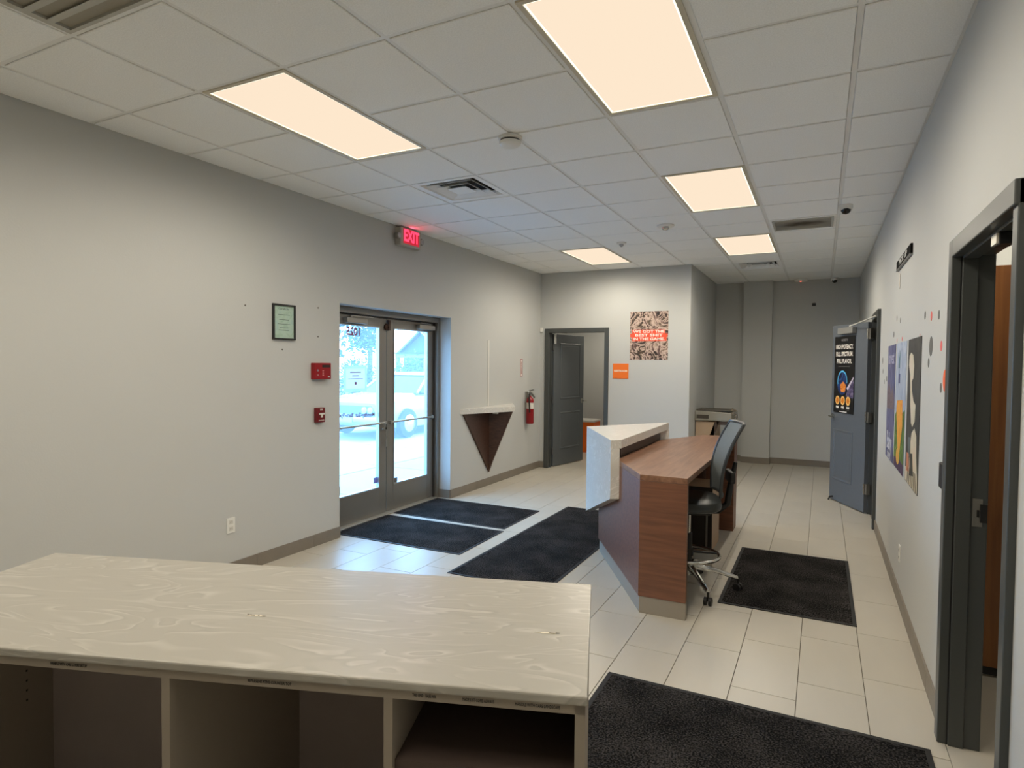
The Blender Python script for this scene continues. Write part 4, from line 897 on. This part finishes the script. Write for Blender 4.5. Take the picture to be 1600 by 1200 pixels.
for q in ((gx0-b, gy0-b, gx1+b, gy0), (gx0-b, gy1, gx1+b, gy1+b), (gx0-b, gy0, gx0, gy1), (gx1, gy0, gx1+b, gy1)): f.box(q[0], q[1], z0, q[2], q[3], z1)
build('frame', f, vm, gr)
build('filter_face', box(gx0, gy0, CH-.0095, gx1, gy1, CH-.0065), DUST, gr)
for k in range(9):
    ys = gy0+.01+k*.043; build('slat', MB().slab([(gx0, ys, CH-.013), (gx1, ys, CH-.013), (gx1, ys+.012, CH-.0096), (gx0, ys+.012, CH-.0096)], (0, .002, -.0008)), DUST, gr)
sd_ = thing('smoke_detector', 'round white smoke detector between the two nearest light panels', 'detector', (-1.757, 3.425, CH-.006))
z = CH-.006
build('base', MB().lathe((-1.757, 3.425, z), [(.075, 0), (.075, -.014), (.07, -.018)], 32), WHITE, sd_, smooth=True)
build('vent_ring', MB().lathe((-1.757, 3.425, z-.018), [(.06, 0), (.06, -.012)], 32), mat('ring_dark', (70, 68, 64), .6), sd_)
build('cap', MB().lathe((-1.757, 3.425, z-.03), [(.068, 0), (.066, -.016), (.05, -.026), (.02, -.03)], 32), WHITE, sd_, smooth=True)
def small_detector(x, y, r, label):
    t = thing('ceiling_sensor', label, 'detector', (x, y, z))
    build('base', MB().lathe((x, y, z), [(r, 0), (r, -.012), (r*.9, -.018)], 28), WHITE, t, smooth=True)
    build('dome', MB().lathe((x, y, z-.018), [(r*.45, 0), (r*.42, -.018), (r*.25, -.03), (.004, -.034)], 20), CHROME if r > .06 else mat('lens_grey', (170, 170, 170)), t, smooth=True)
small_detector(-1.428, 6.21, .085, 'round white ceiling sensor beside the middle light panel'); small_detector(-2.078, 6.865, .055, 'small round white ceiling sensor beside the back light panel')
def dome_cam(x, y, zz, label):
    t = thing('dome_camera', label, 'camera', (x, y, zz))
    build('base', MB().lathe((x, y, zz), [(.052, 0), (.055, -.02), (.05, -.045)], 24), WHITE, t, smooth=True)
    build('lens_dome', MB().lathe((x, y-.012, zz-.045), [(.04, .005), (.038, -.012), (.026, -.03), (.005, -.037)], 22), mat('dome_black', (12, 12, 13), .15), t, smooth=True)
dome_cam(.156, 6.08, z, 'white dome security camera on the ceiling near the right wall'); dome_cam(.15, 10.9, z, 'white dome security camera at the far end above the alcove wall')
el = thing('strobe_light', 'flat white strobe with a tiny red lamp at the far alcove ceiling', 'strobe', (-.33, 10.9, z))
build('base', MB().lathe((-.33, 10.9, z), [(.1, 0), (.1, -.02), (.085, -.035)], 28), WHITE, el, smooth=True); build('red_lamp', MB().lathe((-.33, 10.85, z-.035), [(.02, 0), (.012, -.01)], 12), emit('red_led', (255, 120, 100), 1.5), el)

# ------------------------------------------------------------------ outside the entrance
CONC = mat('sunlit_concrete', (138, 138, 140), .9, noise=(1.2, .06), bump=(20, .2), rand=.03)
gd = struct('ground', box(-60, -30, -.3, -4.25, 70, -.06), mat('joint_dirt', (110, 108, 102), .95))
for ix in range(4):
    for iy in range(9):
        a, b = -4.26-1.9*(ix+1), -4.26-1.9*ix; c_, d_ = 2+1.9*iy, 2+1.9*(iy+1)
        build('pavement_slab', box(a+.012, c_+.012, -.06, b-.012, d_-.012, -.02), CONC, gd, bevel=.004)
build('street', box(-26, -10, -.06, -11.9, 60, -.05), mat('asphalt', (74, 77, 82), .9, noise=(4, .08)), gd)
build('parking_strip', box(-11.88, -10, -.06, -4.3+-7.58, 60, -.04), mat('asphalt', (74, 77, 82)), gd)
# parked white sedan, nose towards -y
car = thing('parked_car', 'white older sedan parked outside the entrance', 'car', (-9.0, 12.4, 0))
PAINT = mat('white_car_paint', (142, 150, 156), .25, coat=.6); CG = mat('car_glass', (30, 60, 80), .08)
cx0, cx1, cy0 = -9.85, -8.1, 10.1
def sect(y, half, z0, z1, zt=.0): 
    m_ = (cx0+cx1)/2; return [(m_-half+.05, cy0+y, z0), (m_+half-.05, cy0+y, z0), (m_+half, cy0+y, (z0+z1)*.5), (m_+half-.03, cy0+y, z1-.08), (m_+half*.8, cy0+y, z1), (m_-half*.8, cy0+y, z1), (m_-half+.03, cy0+y, z1-.08), (m_-half, cy0+y, (z0+z1)*.5)]
build('body', MB().loft([sect(0, .82, .32, .76), sect(.06, .86, .26, .82), sect(.5, .875, .22, .87), sect(1.35, .88, .2, .93), sect(2.4, .88, .2, .95), sect(3.6, .88, .2, .95), sect(4.5, .86, .24, .93), sect(4.7, .82, .34, .85)]), PAINT, car, smooth=True)
def gsec(y, half, z): m_ = (cx0+cx1)/2; return [(m_-half, cy0+y, z), (m_+half, cy0+y, z)]
def rect4(y0, y1, h0, h1, z0):
    m_ = (cx0+cx1)/2; return [(m_-h0, cy0+y0, z0), (m_+h0, cy0+y0, z0), (m_+h1, cy0+y1, z0), (m_-h1, cy0+y1, z0)]
build('cabin_glass', MB().loft([rect4(1.32, 3.95, .80, .80, .93), rect4(1.95, 3.4, .66, .66, 1.33)]), CG, car)
build('roof', MB().loft([rect4(1.90, 3.45, .68, .68, 1.325), rect4(2.0, 3.35, .62, .62, 1.39)]), PAINT, car, bevel=.02, smooth=True)
pil = MB(); m_ = (cx0+cx1)/2
for sg in (-1, 1):
    for ya, yb in ((1.32, 1.95), (3.95, 3.4), (2.62, 2.62)): pil.tube([(m_+sg*.805, cy0+ya, .93), (m_+sg*.665, cy0+yb, 1.34)], .032, 6)
build('pillars', pil, PAINT, car)
build('grille', box(m_-.6, cy0-.012, .52, m_+.6, cy0+.03, .70), mat('grille_dark', (70, 84, 104), .4), car, bevel=.01)
for sg in (-1, 1):
    for o_ in (.42, .58): build('headlight', MB().lathe((m_+sg*o_, cy0-.02, .61), [(.075, 0), (.07, -.015), (.03, -.03)], 18, 'y'), mat('headlamp', (150, 158, 166), .1), car, smooth=True)
build('bumper', box(m_-.87, cy0-.14, .36, m_+.87, cy0+.05, .48), mat('bumper_pale', (150, 156, 160), .25, .3), car, bevel=.03, smooth=True)
build('number_plate', box(m_-.2, cy0-.155, .36, m_+.2, cy0-.141, .47), mat('plate_pale', (140, 146, 156), .5), car)
for yy in (.85, 3.75):
    for sg in (-1, 1):
        wx = m_+sg*.86; wh = build('wheel', MB().lathe((wx-.1 if sg > 0 else wx-.09, cy0+yy, .30), [(.2, 0), (.31, .02), (.32, .1), (.31, .17), (.2, .19)], 26, 'x'), RUBBER, car, smooth=True)
        build('hubcap', MB().lathe((wx+(.092 if sg > 0 else -.1), cy0+yy, .30), [(.19, 0), (.17, .02*sg), (.04, .035*sg)], 20, 'x'), CHROME, wh, smooth=True)
build('side_mirror', box(cx1-.0, cy0+1.55, .95, cx1+.12, cy0+1.65, 1.06), PAINT, car, bevel=.02)
# house with a gable, fence and trees across the street
ho = thing('house', 'small grey-blue gabled house with a porch across the street', 'house', (-23.2, 33.5, -.05))
SID = mat('house_siding', (78, 88, 104), .8); HR = mat('house_roof', (62, 70, 84), .8); TRIM = mat('trim_white', (130, 136, 144), .6)
build('wall', box(-24.7, 33, -.05, -21.7, 38, 2.4), SID, ho)
build('gable', MB().slab([(-24.7, 33, 2.4), (-21.7, 33, 2.4), (-23.2, 33, 3.6)], (0, 5, 0)), SID, ho)
for sg in (-1, 1): build('roof', MB().slab([(-23.2, 32.7, 3.75), (-23.2-sg*1.8, 32.7, 2.3), (-23.2-sg*1.8, 32.7, 2.2), (-23.2, 32.7, 3.63)], (0, 5.6, 0)), HR, ho)
build('gable_trim', MB().tube([(-25.0, 32.65, 2.25), (-23.2, 32.65, 3.72), (-21.4, 32.65, 2.25)], .07, 6), TRIM, ho)
wn = build('window', box(-22.7, 32.95, 2.2, -21.9, 33.0, 2.75), TRIM, ho); build('pane', box(-22.62, 32.92, 2.26, -21.98, 32.95, 2.69), mat('house_glass', (40, 48, 62), .1), wn)
build('porch_beam', box(-23.3, 30.3, 1.95, -21.1, 30.6, 2.2), TRIM, ho)
build('porch_roof', box(-23.4, 30.2, 2.2, -21.0, 33, 2.28), HR, ho)
for x in (-23.2, -21.2): build('porch_post', box(x-.09, 30.35, -.05, x+.09, 30.55, 1.95), TRIM, ho)
LEAF = [mat('leaf_green', (58, 82, 48), .7, noise=(3, .25)), mat('leaf_blue_green', (46, 66, 58), .7, noise=(3, .25)), mat('leaf_pale', (80, 104, 60), .7, noise=(3, .25))]
BARK = mat('bark', (96, 84, 72), .9)
def tree(x, y, h, r, lm, label, seed, z0=.6):
    rr = random.Random(seed); t = thing('street_tree', label, 'tree', (x, y, -.05), 'trees across the street')
    tk = MB(); tk.tube([(x, y, -.05), (x+.1, y, h*.3), (x-.1, y+.1, h*.6), (x, y, h*.8)], [.22, .17, .1, .04], 8)
    for k in range(5):
        a = rr.random()*6.28; tk.tube([(x, y, h*(.3+.08*k)), (x+r*.6*math.cos(a), y+r*.6*math.sin(a), h*(.5+.08*k))], [.07, .02], 6)
    build('trunk', tk, BARK, t, smooth=True)
    mb = MB(); cl = [(rr.gauss(0, r*.45), rr.gauss(0, r*.45), z0*h+(1-z0)*h*(rr.random()*1.1-.25)) for _ in range(26)]
    for c_ in cl:
        for k in range(70):
            p = Vector((x+c_[0]+rr.gauss(0, r*.22), y+c_[1]+rr.gauss(0, r*.22), c_[2]+rr.gauss(0, r*.2)))
            a = Vector((rr.gauss(0, 1), rr.gauss(0, 1), rr.gauss(0, .6))).normalized(); b = a.orthogonal().normalized(); s = r*.075*(.7+.6*rr.random())
            mb.add([p-a*s, p+b*s*.5, p+a*s, p-b*s*.5], [(0, 1, 2, 3)])
    o = build('foliage', mb, lm, t)
for i, (x, y, h, r, lm, z0, lab) in enumerate(((-21.5, 21.8, 8.5, 1.9, 1, .4, 'dense tree across the street seen through the left pane'), (-30.5, 36.5, 9.5, 2.4, 0, .45, 'tall tree left of the gabled house seen through the right pane'), (-28, 26.5, 9, 2.0, 1, .35, 'tall bluish tree behind the dense one in the left pane'), (-18.3, 24.6, 2.0, .8, 2, .35, 'low pale bush at the kerb across the street'), (-17.6, 20.2, 1.8, .8, 1, .3, 'low dark bush at the kerb left of the pale one'), (-34.5, 31.0, 10, 2.2, 1, .35, 'farthest tall tree between the two door panes'))):
    tree(x, y, h, r, LEAF[lm], lab, 20+i, z0)
